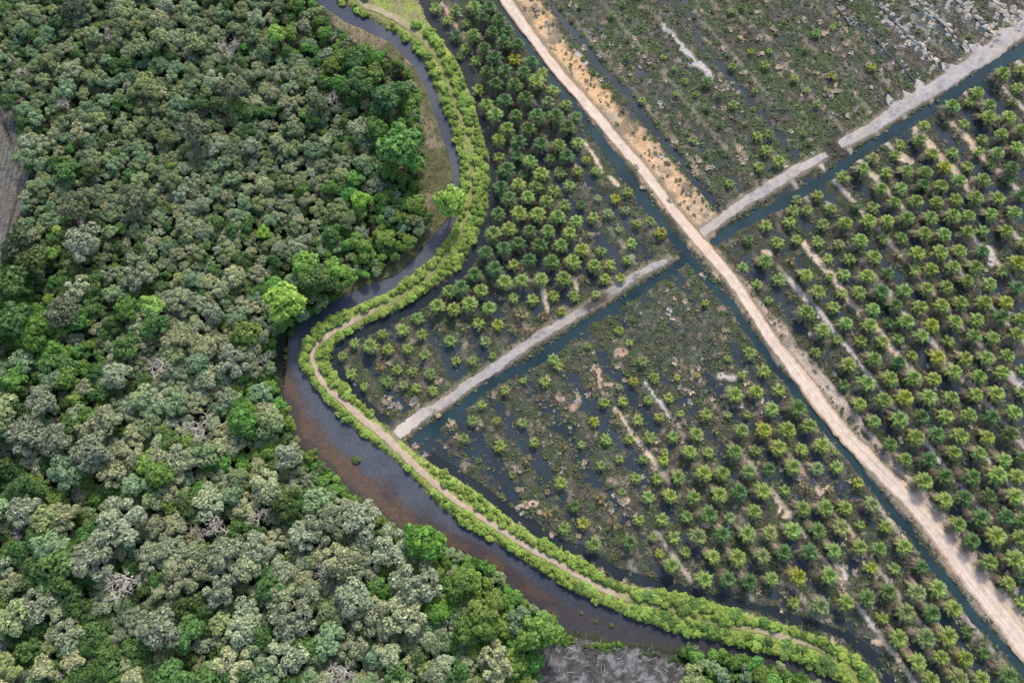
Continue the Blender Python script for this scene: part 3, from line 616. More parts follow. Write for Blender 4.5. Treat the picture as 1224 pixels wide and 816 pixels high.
def quads_at(P, N, size, rs, aspect=1.0, up=None):
    """one leaf-sized quad at each point, facing N"""
    n = len(P)
    t = rs.normal(size=(n, 3)); t -= (t*N).sum(1, keepdims=True)*N; t /= np.linalg.norm(t, axis=1, keepdims=True)
    b = np.cross(N, t)
    s = np.asarray(size).reshape(-1, 1)/2
    V = np.stack([P - t*s - b*s*aspect*0.35, P + b*s*aspect*-0.9 + t*s*0.1, P + t*s + b*s*aspect*0.3, P + b*s*aspect*0.9 - t*s*0.1], 1).reshape(-1, 3)
    return V
def limb(p, q, r0, r1, n=5):
    """a tapered limb between two points"""
    p, q = np.array(p, float), np.array(q, float); d = q-p; d /= np.linalg.norm(d)
    a = np.cross(d, [0.3, 0.9, 0.2]); a /= np.linalg.norm(a); b = np.cross(d, a)
    V = []
    for c, r in ((p, r0), (q, r1)):
        for i in range(n):
            th = 2*math.pi*i/n
            V.append(c + r*(a*math.cos(th)+b*math.sin(th)))
    F = [(i, (i+1) % n, n+(i+1) % n, n+i) for i in range(n)]
    return V, F
def join(parts):
    V, F = [], []
    for v, f in parts:
        o = len(V); V += list(v); F += [tuple(i+o for i in q) for q in f]
    return V, F

def tree_proto(kind, seed):
    """unit tree: crown radius 1, crown centre at z 0, base at -1.6; returns (wood mesh, leaf mesh)"""
    rs = np.random.default_rng(seed)
    wood = []; leaves = []
    base = np.array([0, 0, -1.6])
    nb = {'dull': 13, 'silver': 17, 'bright': 17, 'dark': 12, 'bare': 9, 'lime': 24}[kind]
    flat = {'dull': 0.62, 'silver': 0.6, 'bright': 0.75, 'dark': 0.65, 'bare': 0.6, 'lime': 0.85}[kind]
    fork = np.array([rs.normal()*0.06, rs.normal()*0.06, -0.65])
    wood.append(limb(base, fork, 0.09, 0.06))
    cl = []
    ex, ey = 1 + 0.16*rs.normal(), 1 + 0.16*rs.normal()
    if kind == 'lime': ex, ey = 1 + 0.05*rs.normal(), 1 + 0.05*rs.normal()
    for i in range(nb):
        rr = 0.74*math.sqrt((i+0.35)/nb); th = i*2.4 + rs.normal()*0.35
        rr *= 1 + (0.12 if kind != 'lime' else 0.04)*rs.normal()
        c = np.array([rr*math.cos(th)*ex, rr*math.sin(th)*ey, flat*(0.45-0.75*rr*rr) + rs.normal()*0.10])
        s = {'dull': 0.32, 'silver': 0.28, 'bright': 0.30, 'dark': 0.35, 'bare': 0.34, 'lime': 0.30}[kind]*(1+(0.22 if kind != 'lime' else 0.1)*rs.normal())
        cl.append((c, max(s, 0.16)))
    for c, s in cl:
        m = fork*0.5 + c*0.5 + rs.normal(size=3)*0.06
        tw = 0.042 if kind != 'bare' else 0.05
        wood.append(limb(fork, m, tw, tw*0.6, 4)); wood.append(limb(m, c, tw*0.6, tw*0.3, 4))
        nt_ = {'bare': 7, 'silver': 5, 'dull': 1}.get(kind, 0)
        for _ in range(nt_):
            d = rs.normal(size=3); d[2] = abs(d[2])*0.8; d /= np.linalg.norm(d)
            e = c + d*s*1.15
            wood.append(limb(c - d*0.1*s, e, 0.022 if kind == 'bare' else 0.011, 0.005, 3))
            if kind == 'bare':
                for _ in range(2):
                    d2 = d + rs.normal(size=3)*0.6
                    wood.append(limb(c + d*s*0.55, c + d*s*0.55 + d2*s*0.55, 0.014, 0.004, 3))
        nl = {'dull': 125, 'silver': 120, 'bright': 110, 'dark': 105, 'bare': 8, 'lime': 110}[kind]
        d = rs.normal(size=(nl, 3)); d[:, 2] = np.abs(d[:, 2])*1.0 - 0.35; d /= np.linalg.norm(d, axis=1, keepdims=True)
        P = c + d*s*(0.72 + 0.34*rs.random((nl, 1)))*np.array([1, 1, 0.85])
        N = d + [0, 0.15, 0.55] + rs.normal(size=(nl, 3))*{'silver': 0.5, 'bare': 0.6}.get(kind, 0.38); N /= np.linalg.norm(N, axis=1, keepdims=True)
        sz = {'dull': 0.19, 'silver': 0.15, 'bright': 0.19, 'dark': 0.20, 'bare': 0.13, 'lime': 0.17}[kind]*(0.7+0.6*rs.random(nl))
        leaves.append(quads_at(P, N, sz, rs, 0.8))
    Vw, Fw = join(wood)
    Vl = np.concatenate(leaves)
    return Vw, Fw, Vl
TP = {}
for kind in ('dull', 'silver', 'bright', 'dark', 'bare', 'lime'):
    TP[kind] = []
    for i in range(6):
        Vw, Fw, Vl = tree_proto(kind, 100*len(TP)+i)
        pale = kind in ('bare', 'silver')
        TP[kind].append((np_mesh('trunk', Vw, Fw, M_pale if pale else M_bark), np_mesh('crown', Vl, np.arange(len(Vl)).reshape(-1, 4), M_leaf)))

# ------------------------------------------------------------------ labels: rank by distance to things one can find
ORD = ['', 'second ', 'third ', 'fourth ', 'fifth ', 'sixth ', 'seventh ', 'eighth ', 'ninth ', 'tenth ', 'eleventh ', 'twelfth ', 'thirteenth ', 'fourteenth ', 'fifteenth ', 'sixteenth ', 'seventeenth ', 'eighteenth ', 'nineteenth ', 'twentieth ']
ORD += ['%s%s ' % (a, b) for a in ('twenty', 'thirty', 'forty', 'fifty', 'sixty', 'seventy') for b in ('-first', '-second', '-third', '-fourth', '-fifth', '-sixth', '-seventh', '-eighth', '-ninth', ' plus tenth')]
def where_words(dx, dy):
    a = math.degrees(math.atan2(-dy, dx)) % 360
    return ['right of', 'upper right of', 'above', 'upper left of', 'left of', 'lower left of', 'below', 'lower right of'][int((a+22.5)//45) % 8]
def label_all(items, anchors):
    """items: (pixel x, pixel y, lead words); returns one label each, ranked outward from the nearest landmark in one direction"""
    cells = {}
    for i, (x, y, lead) in enumerate(items):
        k = min(range(len(anchors)), key=lambda q: math.hypot(anchors[q][0]-x, anchors[q][1]-y))
        dx, dy = x-anchors[k][0], y-anchors[k][1]
        cells.setdefault((lead, k, where_words(dx, dy)), []).append((math.hypot(dx, dy), i))
    out = [None]*len(items)
    for (lead, k, wd), l in cells.items():
        for n, (d, i) in enumerate(sorted(l)):
            near = ('nearest' if n == 0 else ORD[n].strip() + ' out') if len(l) > 1 else ''
            out[i] = ' '.join((lead + ' ' + wd + ' ' + anchors[k][2] + (', ' + near if near else '')).split())
    return out
A_FIELD = [(846,277,'the road junction'),(474,522,'the lower track junction'),(797,313,'the end of the middle road'),(985,188,'the dark gap in the pale road'),
 (712,362,'the dark stain on the middle road'),(558,470,'the middle road halfway'),(706,129,'the upper main road'),(640,40,'the top of the main road'),
 (820,58,'the white mud streak'),(1130,85,'the spurs of the pale road'),(1224,37,'the road at the right edge'),(1007,325,'the long tan strip'),(1069,484,'the grey strip end by the road'),
 (1185,308,'the grey bare patch'),(1160,172,'the orange sandy strip'),(1224,210,'the upper right edge'),(1224,480,'the middle right edge'),(1224,650,'the lower right edge'),(1110,392,'the thin grey strip'),
 (951,490,'the darkest roadside palm'),(1096,611,'the wide stretch of road'),(1170,700,'the lower end of the main road'),(1024,578,'the flat yellow-green palm'),(1054,738,'the yellow palm by the lower strip'),
 (752,518,'the orange strip of soil'),(782,475,'the pale broken strip'),(697,625,'the lone yellow-green palm'),(835,641,'the bleached palm'),(978,724,'the large pale palm near the hedge'),(890,560,'the brown clearing'),
 (1090,812,'the lower edge'),(1150,812,'the bottom right corner'),(740,690,'the bend of the lower ditch'),(858,712,'the lower ditch by the hedge'),(650,450,'the middle ditch'),(600,540,'the flooded patch by the ditch'),
 (428,458,'the teal glint'),(590,260,'the bend of the hedge'),(616,73,'the yellowed palm at the top'),(566,140,'the upper hedge ditch'),(540,335,'the lower hedge ditch'),(720,206,'the thin orange strip'),(660,240,'the edge of the dense palms'),(640,320,'the centre of the palm block'),(500,400,'the corner of the palm block'),(1060,230,'the upper palm rows'),(1150,560,'the lower palm rows')]
A_FOREST = [(15,210,'the grey clearing'),(537,241,'the round lime tree'),(341,362,'the lime tree by the bend'),(182,367,'the small round lime tree'),(238,515,'the white dead tree'),(148,700,'the white branched dead tree'),
 (330,42,'the small lime tree at the top'),(480,173,'the large bright green tree'),(98,290,'the silvery crown'),(0,0,'the top left corner'),(0,816,'the bottom left corner'),(200,0,'the top edge'),(200,816,'the bottom edge'),(0,440,'the left edge'),
 (640,800,'the burnt clearing'),(345,540,'the river bank'),(500,660,'the lower river bank'),(385,685,'the bluish white crowns'),(400,320,'the pair of bright trees'),(425,155,'the tan crown'),(190,60,'the dark gap'),(268,200,'the middle of the upper forest'),(250,430,'the middle of the forest'),(80,600,'the dark lower forest'),(470,760,'the lower edge'),(395,40,'the top bank of the river'),(130,160,'the upper left forest'),(300,610,'the pale crowns'),(330,760,'the lower forest'),(60,380,'the dark green stand'),(340,450,'the bank thicket'),(370,200,'the grey-green crowns'),(120,470,'the pale crowns at left')]

# ------------------------------------------------------------------ forest
SPECIAL = [  # x, y, radius px, kind, tint
 (537,241,15,'lime',(0.300,0.450,0.081)),(341,362,19,'lime',(0.285,0.450,0.072)),(182,367,12,'lime',(0.255,0.420,0.090)),(365,317,14,'lime',(0.180,0.330,0.063)),(400,322,12,'lime',(0.225,0.390,0.072)),(330,42,10,'lime',(0.270,0.420,0.090)),
 (481,173,22,'bright',(0.117,0.260,0.052)),(68,275,5,'lime',(0.375,0.495,0.090)),(432,240,10,'lime',(0.225,0.420,0.054)),(315,278,7,'lime',(0.255,0.405,0.054)),(238,513,14,'bare',(0.359,0.348,0.320)),(148,698,19,'bare',(0.359,0.348,0.320)),
 (192,440,14,'bare',(0.317,0.308,0.283)),(385,683,11,'bare',(0.412,0.400,0.368)),(400,703,8,'bare',(0.412,0.400,0.368)),(258,628,13,'bare',(0.366,0.356,0.327)),(98,290,16,'silver',(0.300,0.339,0.210)),(276,58,10,'bare',(0.340,0.330,0.304)),(128,42,8,'bare',(0.340,0.330,0.304)),
 (30,86,7,'bare',(0.404,0.392,0.361)),(78,125,8,'bare',(0.355,0.345,0.317)),(395,120,10,'bare',(0.389,0.378,0.347)),(428,155,12,'silver',(0.312,0.353,0.192)),(310,615,12,'bare',(0.408,0.396,0.364)),(362,640,14,'silver',(0.360,0.407,0.252)),
 (345,545,15,'silver',(0.300,0.339,0.210)),(430,617,17,'silver',(0.324,0.366,0.227)),(470,655,16,'silver',(0.336,0.380,0.235)),(498,697,20,'silver',(0.300,0.339,0.204)),(507,645,22,'bright',(0.130,0.273,0.039)),(30,520,18,'silver',(0.240,0.271,0.168)),(65,525,17,'silver',(0.228,0.258,0.160)),
 (110,540,20,'silver',(0.228,0.258,0.160)),(50,480,17,'silver',(0.240,0.271,0.168)),(145,625,20,'silver',(0.312,0.353,0.219)),(110,670,20,'silver',(0.264,0.298,0.185)),(28,610,14,'silver',(0.312,0.353,0.219)),(48,720,14,'silver',(0.264,0.298,0.185)),(230,665,14,'silver',(0.264,0.298,0.156)),
 (265,700,16,'silver',(0.264,0.298,0.185)),(310,655,14,'silver',(0.324,0.366,0.227)),(190,750,22,'silver',(0.228,0.258,0.156)),(350,740,18,'silver',(0.240,0.271,0.168)),(280,432,14,'silver',(0.288,0.325,0.202)),(450,700,12,'bright',(0.117,0.247,0.052)),(458,706,10,'bright',(0.117,0.260,0.039)),
 (523,732,13,'bright',(0.130,0.260,0.039)),(20,380,18,'bright',(0.078,0.156,0.039)),(40,400,16,'bright',(0.091,0.182,0.026)),(75,372,16,'silver',(0.156,0.176,0.096)),(22,290,15,'dark',(0.065,0.098,0.039)),(40,312,15,'dark',(0.091,0.130,0.033)),(93,245,18,'silver',(0.156,0.176,0.084)),
 (160,235,16,'silver',(0.168,0.192,0.096)),(300,175,10,'silver',(0.288,0.325,0.202)),(88,12,10,'dark',(0.065,0.091,0.052)),(198,8,10,'silver',(0.324,0.366,0.227)),(280,105,15,'silver',(0.180,0.203,0.096)),(232,155,16,'silver',(0.168,0.190,0.108)),(196,163,8,'silver',(0.204,0.231,0.084)),
 (380,125,12,'dull',(0.126,0.168,0.084)),(460,120,16,'bright',(0.072,0.156,0.046)),(430,100,14,'bright',(0.078,0.156,0.039)),(478,110,12,'bright',(0.078,0.169,0.046)),(450,155,13,'bright',(0.104,0.195,0.039)),(455,130,13,'bright',(0.078,0.169,0.039)),(425,70,12,'bright',(0.072,0.156,0.039)),
]
FOREST = [(-70,-70),(352,-70)] + [(a-4, b-2) for a, b in RL[2:]] + [(1000,870),(-70,870)]
def gz(x, y, l): return sum(a*math.exp(-((x-bx)**2+(y-by)**2)/(r*r)) for bx, by, r, a in l)
G_BR = [(460,110,55,1.6),(480,200,50,1.3),(440,270,55,1.5),(480,280,35,1.6),(30,395,60,1.8),(70,430,60,1.3),(330,430,40,2.5),(320,480,40,2.5),(312,520,35,2),(380,30,35,1.5),(350,340,25,1.2),(620,770,40,2.5),(520,680,40,1.2),(585,700,40,2.5),(640,740,40,2.5),(280,530,40,1),(250,590,40,.8),(190,560,30,.8),(100,590,40,.8),(900,800,90,1.5),(420,50,25,1.2)]
G_DK = [(20,560,50,1.2),(30,660,70,1.5),(100,470,50,1),(230,790,80,1.2),(80,780,60,1.2),(20,330,45,2),(90,360,60,1),(120,420,60,1.2),(370,290,40,.4),(440,720,40,.6),(330,770,60,.6)]
G_SI = [(230,440,100,1.4),(150,500,70,1.3),(350,640,70,1.8),(230,690,90,1.3),(120,540,60,1),(420,700,70,1.2),(240,330,80,.7),(270,270,80,.5),(350,180,70,.7),(330,100,60,.4),(190,720,90,1),(480,760,80,.5)]
NOTREE = [(640,850),(648,762),(668,748),(720,752),(820,768),(822,850)]
BAN = [LCLEAR, BURNT, GRASSBANK, NOTREE]
def ok_forest(x, y, ban=True):
    a, b = np.array([float(x)]), np.array([float(y)])
    if not in_poly(a, b, FOREST)[0]: return False
    return not (ban and any(in_poly(a, b, p)[0] for p in BAN))
trees = [(x, y, r, k, t) for x, y, r, k, t in SPECIAL]
arr = [(x, y, r*1.3) for x, y, r, _, _ in trees]            # room round the trees one can pick out
fails = 0
cand = np.stack([rng.uniform(-35, 1010, 42000), rng.uniform(-35, 850, 42000)], 1)
okc = in_poly(cand[:, 0], cand[:, 1], FOREST)
for p in BAN: okc &= ~in_poly(cand[:, 0], cand[:, 1], p)
cand = cand[okc]
PXY = np.zeros((6000, 3)); PXY[:len(arr)] = arr; na = len(arr)
for x, y in cand:
    low = y > 330 and True
    nz = vnoise(np.array([x*0.02]), np.array([y*0.02]), 5)[0]
    r = (rnd.choice([rnd.uniform(3.4, 5.4), rnd.uniform(4.2, 6.8), rnd.uniform(5.5, 9.5)]) if y < 330 else rnd.choice([rnd.uniform(4.5, 7.5), rnd.uniform(6.5, 10.5), rnd.uniform(9, 15.5)]))*(0.8+0.45*nz)
    if y > 330: r *= 1 + 0.15*min(1, (y-330)/250)
    d = np.hypot(PXY[:na, 0]-x, PXY[:na, 1]-y)
    if (d < 0.62*(PXY[:na, 2] + r)).any(): continue
    wts = {'dull': 1.0 if y < 340 else 0.55, 'silver': 0.28+gz(x, y, G_SI), 'bright': 0.03+1.4*gz(x, y, G_BR), 'dark': 0.22+gz(x, y, G_DK), 'bare': 0.025 if y < 400 else 0.10, 'lime': 0.006}
    k = rnd.choices(list(wts), list(wts.values()))[0]
    if x > 810 and y > 760: k, r = 'bright' if rnd.random() < .6 else 'dull', r*0.6
    if y > 245 and x < 640:
        db = pl_dist(np.array([x]), np.array([y]), w3(RL, 1))[0][0]
        if db < 18: k, r = ('bright' if rnd.random() < .8 else 'dull'), min(r, rnd.uniform(4.5, 8))
    if k == 'bare': r *= 0.8
    if k == 'lime': r *= 0.55
    j = rnd.uniform(0.75, 1.25); g = rnd.uniform(-1, 1)
    t = {'dull': (.215+.03*g, .285, .125-.02*g), 'silver': (.335+.03*g, .37, .20-.02*g), 'bright': (.145+.04*g, .265, .05), 'dark': (.09+.015*g, .165, .042), 'bare': (.33, .33, .33), 'lime': (.17, .25, .04)}[k]
    trees.append((x, y, r, k, tuple(c*j for c in t)))
    PXY[na] = (x, y, r); na += 1

def tree_base(px, py, r):
    rad = r/ppm(px, py)*1.30
    hgt = 1.6*rad                                          # height of the crown's middle
    x, y = at(px, py, 0.6+hgt)
    return x, y, hgt, rad
order = sorted(range(len(trees)), key=lambda i: -trees[i][2] - (100 if i < len(SPECIAL) else 0) + (1000 if not (-3 < trees[i][0] < 1227 and -3 < trees[i][1] < 819) else 0))
single, rest = order[:298], order[298:]
LOOK = {'dull': 'dull green leafy tree', 'silver': 'silvery feathery tree', 'bright': 'fresh green clumpy tree', 'dark': 'dark green dense tree', 'bare': 'whitish bare dead tree', 'lime': 'round lime green tree'}
KINDN = {'dull': 'forest_tree', 'silver': 'silver_tree', 'bright': 'broadleaf_tree', 'dark': 'dark_tree', 'bare': 'dead_tree', 'lime': 'lime_tree'}
def size_word(r): return 'large ' if r > 15 else ('small ' if r < 9 else '')
labs = label_all([(trees[i][0], trees[i][1], size_word(trees[i][2]) + LOOK[trees[i][3]]) for i in single], A_FOREST)
def place_tree(px, py, r, kind, tint, label, var=None, group='trees of the riverside forest'):
    x, y, hgt, rad = tree_base(px, py, r)
    e = bpy.data.objects.new(KINDN[kind], None); COL.objects.link(e)
    e.empty_display_size = 0.5
    e.location = (x, y, 0.5); tag(e, label, 'tree', group)
    wm, lm = TP[kind][rnd.randrange(6) if var is None else var]
    rz = rnd.uniform(0, 6.28)
    for nm, me in (('trunk', wm), ('crown', lm)):
        o = bpy.data.objects.new(nm, me); COL.objects.link(o); o.parent = e
        o.location = (0, 0, hgt); o.rotation_euler = (0, 0, rz)
        o.scale = (rad, rad, rad)
        o['tint'] = tint
    return e
for i, l in zip(single, labs):
    x, y, r, k, t = trees[i]
    place_tree(x, y, r, k, t, l)

def instances(name, protos, pts, parent_label=None):
    """one object of kind stuff: copies of the given meshes' objects on points. pts: (x,y,z, rotz, scale, proto index, tint)"""
    me = bpy.data.meshes.new(name)
    me.vertices.add(len(pts)); me.vertices.foreach_set('co', np.array([p[:3] for p in pts], np.float32).ravel())
    for an, ty, vals, key in (('rot', 'FLOAT_VECTOR', [(p[7] if len(p) > 7 else 0, p[8] if len(p) > 8 else 0, p[3]) for p in pts], 'vector'), ('scl', 'FLOAT', [p[4] for p in pts], 'value'), ('idx', 'INT', [p[5] for p in pts], 'value'), ('tint', 'FLOAT_VECTOR', [p[6] for p in pts], 'vector')):
        a = me.attributes.new(an, ty, 'POINT')
        a.data.foreach_set(key, np.array(vals, np.int32 if ty == 'INT' else np.float32).ravel())
    o = link(name, me)
    g = bpy.data.node_groups.new(name, 'GeometryNodeTree')
    g.interface.new_socket('Geometry', in_out='INPUT', socket_type='NodeSocketGeometry'); g.interface.new_socket('Geometry', in_out='OUTPUT', socket_type='NodeSocketGeometry')
    gi, go, jn = g.nodes.new('NodeGroupInput'), g.nodes.new('NodeGroupOutput'), g.nodes.new('GeometryNodeJoinGeometry')
    def named(n, ty):
        q = g.nodes.new('GeometryNodeInputNamedAttribute'); q.data_type = ty; q.inputs['Name'].default_value = n
        return next(s for s in q.outputs if s.enabled and s.name == 'Attribute')
    rot, scl, idx = named('rot', 'FLOAT_VECTOR'), named('scl', 'FLOAT'), named('idx', 'INT')
    e2r = g.nodes.new('FunctionNodeEulerToRotation'); g.links.new(rot, e2r.inputs[0])
    for k, po in enumerate(protos):
        for ob in po:
            oi = g.nodes.new('GeometryNodeObjectInfo'); oi.inputs['Object'].default_value = ob; oi.inputs['As Instance'].default_value = True
            eq = g.nodes.new('FunctionNodeCompare'); eq.data_type = 'INT'; eq.operation = 'EQUAL'
            ia = [s for s in eq.inputs if s.enabled and s.type == 'INT']
            g.links.new(idx, ia[0]); ia[1].default_value = k
            ip = g.nodes.new('GeometryNodeInstanceOnPoints')
            g.links.new(gi.outputs[0], ip.inputs['Points']); g.links.new(oi.outputs['Geometry'], ip.inputs['Instance'])
            g.links.new(eq.outputs[0], ip.inputs['Selection']); g.links.new(e2r.outputs[0], ip.inputs['Rotation']); g.links.new(scl, ip.inputs['Scale'])
            g.links.new(ip.outputs[0], jn.inputs[0])
    g.links.new(jn.outputs[0], go.inputs[0])
    md = o.modifiers.new('copies', 'NODES'); md.node_group = g
    return tag(o, kind='stuff')
# sources for the copies: crowns and trunks of trees that stand in the forest
src = {}
for o in list(COL.objects):
    if o.parent and o.name.split('.')[0] in ('trunk', 'crown'): src.setdefault(o.data.name, o)
PIDX, PR = {}, []
for k in TP:
    for v, (wm, lm) in enumerate(TP[k]):
        PIDX[(k, v)] = len(PR); PR.append([src[m.name] for m in (lm, wm) if m.name in src])
pts = []
for i in rest:
    x, y, r, k, t = trees[i]
    X, Y, hgt, rad = tree_base(x, y, r)
    v = rnd.randrange(6)
    pts.append((X, Y, 0.5+hgt, rnd.uniform(0, 6.28), rad, PIDX[(k, v)], t, rnd.gauss(0, .1), rnd.gauss(0, .1)))
instances('forest_canopy', PR, pts)
print('trees', len(trees), 'palms', len(PALMS), [len(p) for p in PR])
# low growth between and under the trees
pts = []
for _ in range(5200):
    x, y = rnd.uniform(-30, 1010), rnd.uniform(-30, 850)
    if not ok_forest(x, y): continue
    rad = rnd.uniform(1.0, 2.3); up = rnd.uniform(0, 2.2)
    X, Y = at(x, y, 1.5+up)
    j = rnd.uniform(.7, 1.25); g = gz(x, y, G_BR)
    t = (.14*j, .20*j, .075*j) if rnd.random() > g else (.13*j, .24*j, .045*j)
    pts.append((X, Y, 0.6+rad*0.9+up, rnd.uniform(0, 6.28), rad, PIDX[('dark' if rnd.random() < .5 else 'bright', rnd.randrange(6))], t, rnd.gauss(0, .15), rnd.gauss(0, .15)))
# thicket on the river bank
tries = 0
while tries < 9000:
    tries += 1
    i = rnd.randrange(3, len(RL)-3)
    f = rnd.random(); x = RL[i][0]*(1-f)+RL[i+1][0]*f; y = RL[i][1]*(1-f)+RL[i+1][1]*f
    if y < 355 or (640 < x < 815): continue
    dx, dy = RL[i+1][0]-RL[i][0], RL[i+1][1]-RL[i][1]; n = math.hypot(dx, dy)
    o = rnd.uniform(2, 42 if y < 540 and y > 385 else 10)
    x, y = x - abs(dy)/n*o, y + (dx/n*o if y > 385 else -abs(dx)/n*o)
    if not in_poly(np.array([x]), np.array([y]), FOREST)[0] or rnd.random() < 0.92: continue
    rad = rnd.uniform(1.0, 2.2); X, Y = at(x, y, 1.8); j = rnd.uniform(.75, 1.25)
    pts.append((X, Y, 0.4+rad*0.9, rnd.uniform(0, 6.28), rad, PIDX[('bright', rnd.randrange(6))], (.085*j, .18*j, .03*j), 0, 0))
instances('forest_undergrowth', PR, pts)

# ------------------------------------------------------------------ oil palms
def frond(az, el, length, droop, rs, nst=9, lw=0.20, base=0.03, z0=0.0):
    """an arching frond: a rib with leaflets down both sides"""
    ca, sa = math.cos(az), math.sin(az)
    def pos(t):
        r = base + length*(t*math.cos(el) - 0.10*t*t); z = z0 + length*(math.sin(el)*t - droop*t*t)
        return np.array([r*ca, r*sa, z])
    side = np.array([-sa, ca, 0])
    V = []
    p0, p1, p2 = pos(0), pos(0.5), pos(1.0)
    wv = 0.016
    for a, b in ((p0, p1), (p1, p2)):
        V += [a-side*wv, a+side*wv, b+side*wv*0.6, b-side*wv*0.6]
    for i in range(nst):
        t = 0.16 + 0.82*(i+0.5)/nst
        p = pos(t); d = pos(min(t+0.05, 1.05)) - p; d /= np.linalg.norm(d)
        for s in (-1, 1):
            L = lw*(0.55+0.9*math.sin(math.pi*min(t*0.9+0.08, 1)))*(0.85+0.3*rs.random())
            dirv = d*0.65 + side*s*0.9 + np.array([0, 0, -0.30+0.15*rs.normal()]); dirv /= np.linalg.norm(dirv)
            wd = d*0.034
            q = p + dirv*L
            V += [p-wd, p+wd, q+wd*0.35, q-wd*0.35]
    return V
def palm_proto(seed, nf, nd, young=False):
    rs = np.random.default_rng(seed)
    G, D, S = [], [], []
    single = []
    for i in range(nf):
        f = (i+0.5)/nf
        el = R(66 - 62*f**0.7 + 4*rs.normal()); L = (0.66+0.40*f)*(1+0.07*rs.normal())
        fr = frond(i*2.39996+0.15*rs.normal(), el, L, 0.30+0.10*f, rs, lw=0.165)
        if i >= nf-12: single.append(fr)
        else: G += fr
    for i in range(nd):
        el = R(-6 - 34*rs.random()); L = 1.24*(1+0.10*rs.normal())
        D += frond(i*2.39996*1.3+0.3*rs.normal(), el, L, 0.42+0.2*rs.random(), rs, nst=7, lw=0.20, z0=-0.22)
    for i in range(3):
        S += frond(i*2.1+rs.random(), R(80), 0.42, 0.05, rs, nst=4, lw=0.08, z0=0.02)
    tr = []
    h = 0.76 if not young else 0.36
    for k in range(4):                                     # stubby trunk with frond bases
        tr.append(limb((0, 0, -h*1.5+h*1.5*k/4), (0, 0, -h*1.5+h*1.5*(k+1)/4), 0.125-0.008*k, 0.10-0.008*k, 8))
    Vt, Ft = join(tr)
    mk = lambda n, V, m: np_mesh(n, np.array(V), np.arange(len(V)).reshape(-1, 4), m) if len(V) else None
    full = mk('green_fronds', G + [v for fr in single for v in fr], M_frond)
    return dict(trunk=np_mesh('trunk', Vt, Ft, M_bark), single=[mk('frond', fr, M_frond) for fr in single], inner_fronds=mk('inner_fronds', G, M_frond), green_fronds=full, dead_fronds=mk('dead_fronds', D, M_deadf), spear_leaf=mk('spear_leaf', S, M_frond))
M_deadf = leaf_mat('withered_frond', 0.4, 0.05, 0.9)
PALM_BIG = [palm_proto(500+i, 28, 28) for i in range(5)]
PALM_SMALL = [palm_proto(600+i, 17, 7, True) for i in range(4)]
PALM_DEAD = [palm_proto(700+i, 5, 18, True) for i in range(3)]
TONE = {'g': (.225, .305, .072), 'd': (.10, .175, .052), 'p': (.225, .27, .10), 'y': (.27, .30, .045), 'o': (.19, .17, .075)}
TWORD = {'g': 'green', 'd': 'dark green', 'p': 'pale', 'y': 'yellow-green', 'o': 'brownish withered'}
BIGR = 6.9
plist = []
nb = sorted([p for p in PALMS if p[2] >= BIGR and p[3] != 'o'], key=lambda p: -p[2])
big = set(id(p) for p in nb[:298])
for p in PALMS:
    kind = 'big' if id(p) in big else ('dead' if p[3] == 'o' else 'small')
    lead = TWORD[p[3]] + {'big': ' oil palm', 'small': ' young oil palm', 'dead': ' palm'}[kind]
    plist.append((p, kind, lead))
labs = label_all([(p[0], p[1], lead) for p, k, lead in plist], A_FIELD)
for (p, kind, lead), lab in zip(plist, labs):
    px, py, r, t = p
    hz_ = {'big': 3.9, 'small': 1.5, 'dead': 1.0}[kind]
    x, y = at(px, py, hz_+0.4)
    g0 = float(hz(x, y))
    rad = r/ppm(px, py)*{'big': 1.27, 'small': 1.32, 'dead': 1.35}[kind]
    zc = g0 + {'big': 1.14*rad, 'small': 0.54*rad, 'dead': 0.5*rad}[kind]
    e = bpy.data.objects.new({'big': 'oil_palm', 'small': 'young_oil_palm', 'dead': 'withered_palm'}[kind], None); COL.objects.link(e)
    e.location = (x, y, g0); e.empty_display_size = 0.4
    tag(e, lab, 'palm', {'big': 'oil palms in planted rows', 'small': 'young oil palms in the flooded fields', 'dead': 'withered palms in the flooded fields'}[kind])
    pr = {'big': PALM_BIG, 'small': PALM_SMALL, 'dead': PALM_DEAD}[kind]; pr = pr[rnd.randrange(len(pr))]
    rz = rnd.uniform(0, 6.28); j = rnd.uniform(.82, 1.18); gj = rnd.uniform(-.12, .12)
    tint = tuple(c*j*m for c, m in zip(TONE[t], (1+gj, 1, 1-gj)))
    dj = rnd.uniform(.7, 1.25); dt = (.25*dj, .195*dj, .135*dj)
    if t in 'yo': dt = (.26*dj, .19*dj, .11*dj)
    fine = kind == 'big' and r > 9.6
    names = [('trunk', pr['trunk']), ('dead_fronds', pr['dead_fronds'])]
    if kind == 'big': names.append(('spear_leaf', pr['spear_leaf']))
    names += [('inner_fronds', pr['inner_fronds'])] + [('frond', m) for m in pr['single']] if fine else [('green_fronds', pr['green_fronds'])]
    for nm, me in names:
        o = bpy.data.objects.new(nm, me); COL.objects.link(o); o.parent = e
        o.location = (0, 0, zc-g0)
        o.rotation_euler = (0, 0, rz); o.scale = (rad, rad, rad)
        o['tint'] = {'dead_fronds': dt, 'spear_leaf': tuple(c*1.25 for c in tint)}.get(nm, tint)

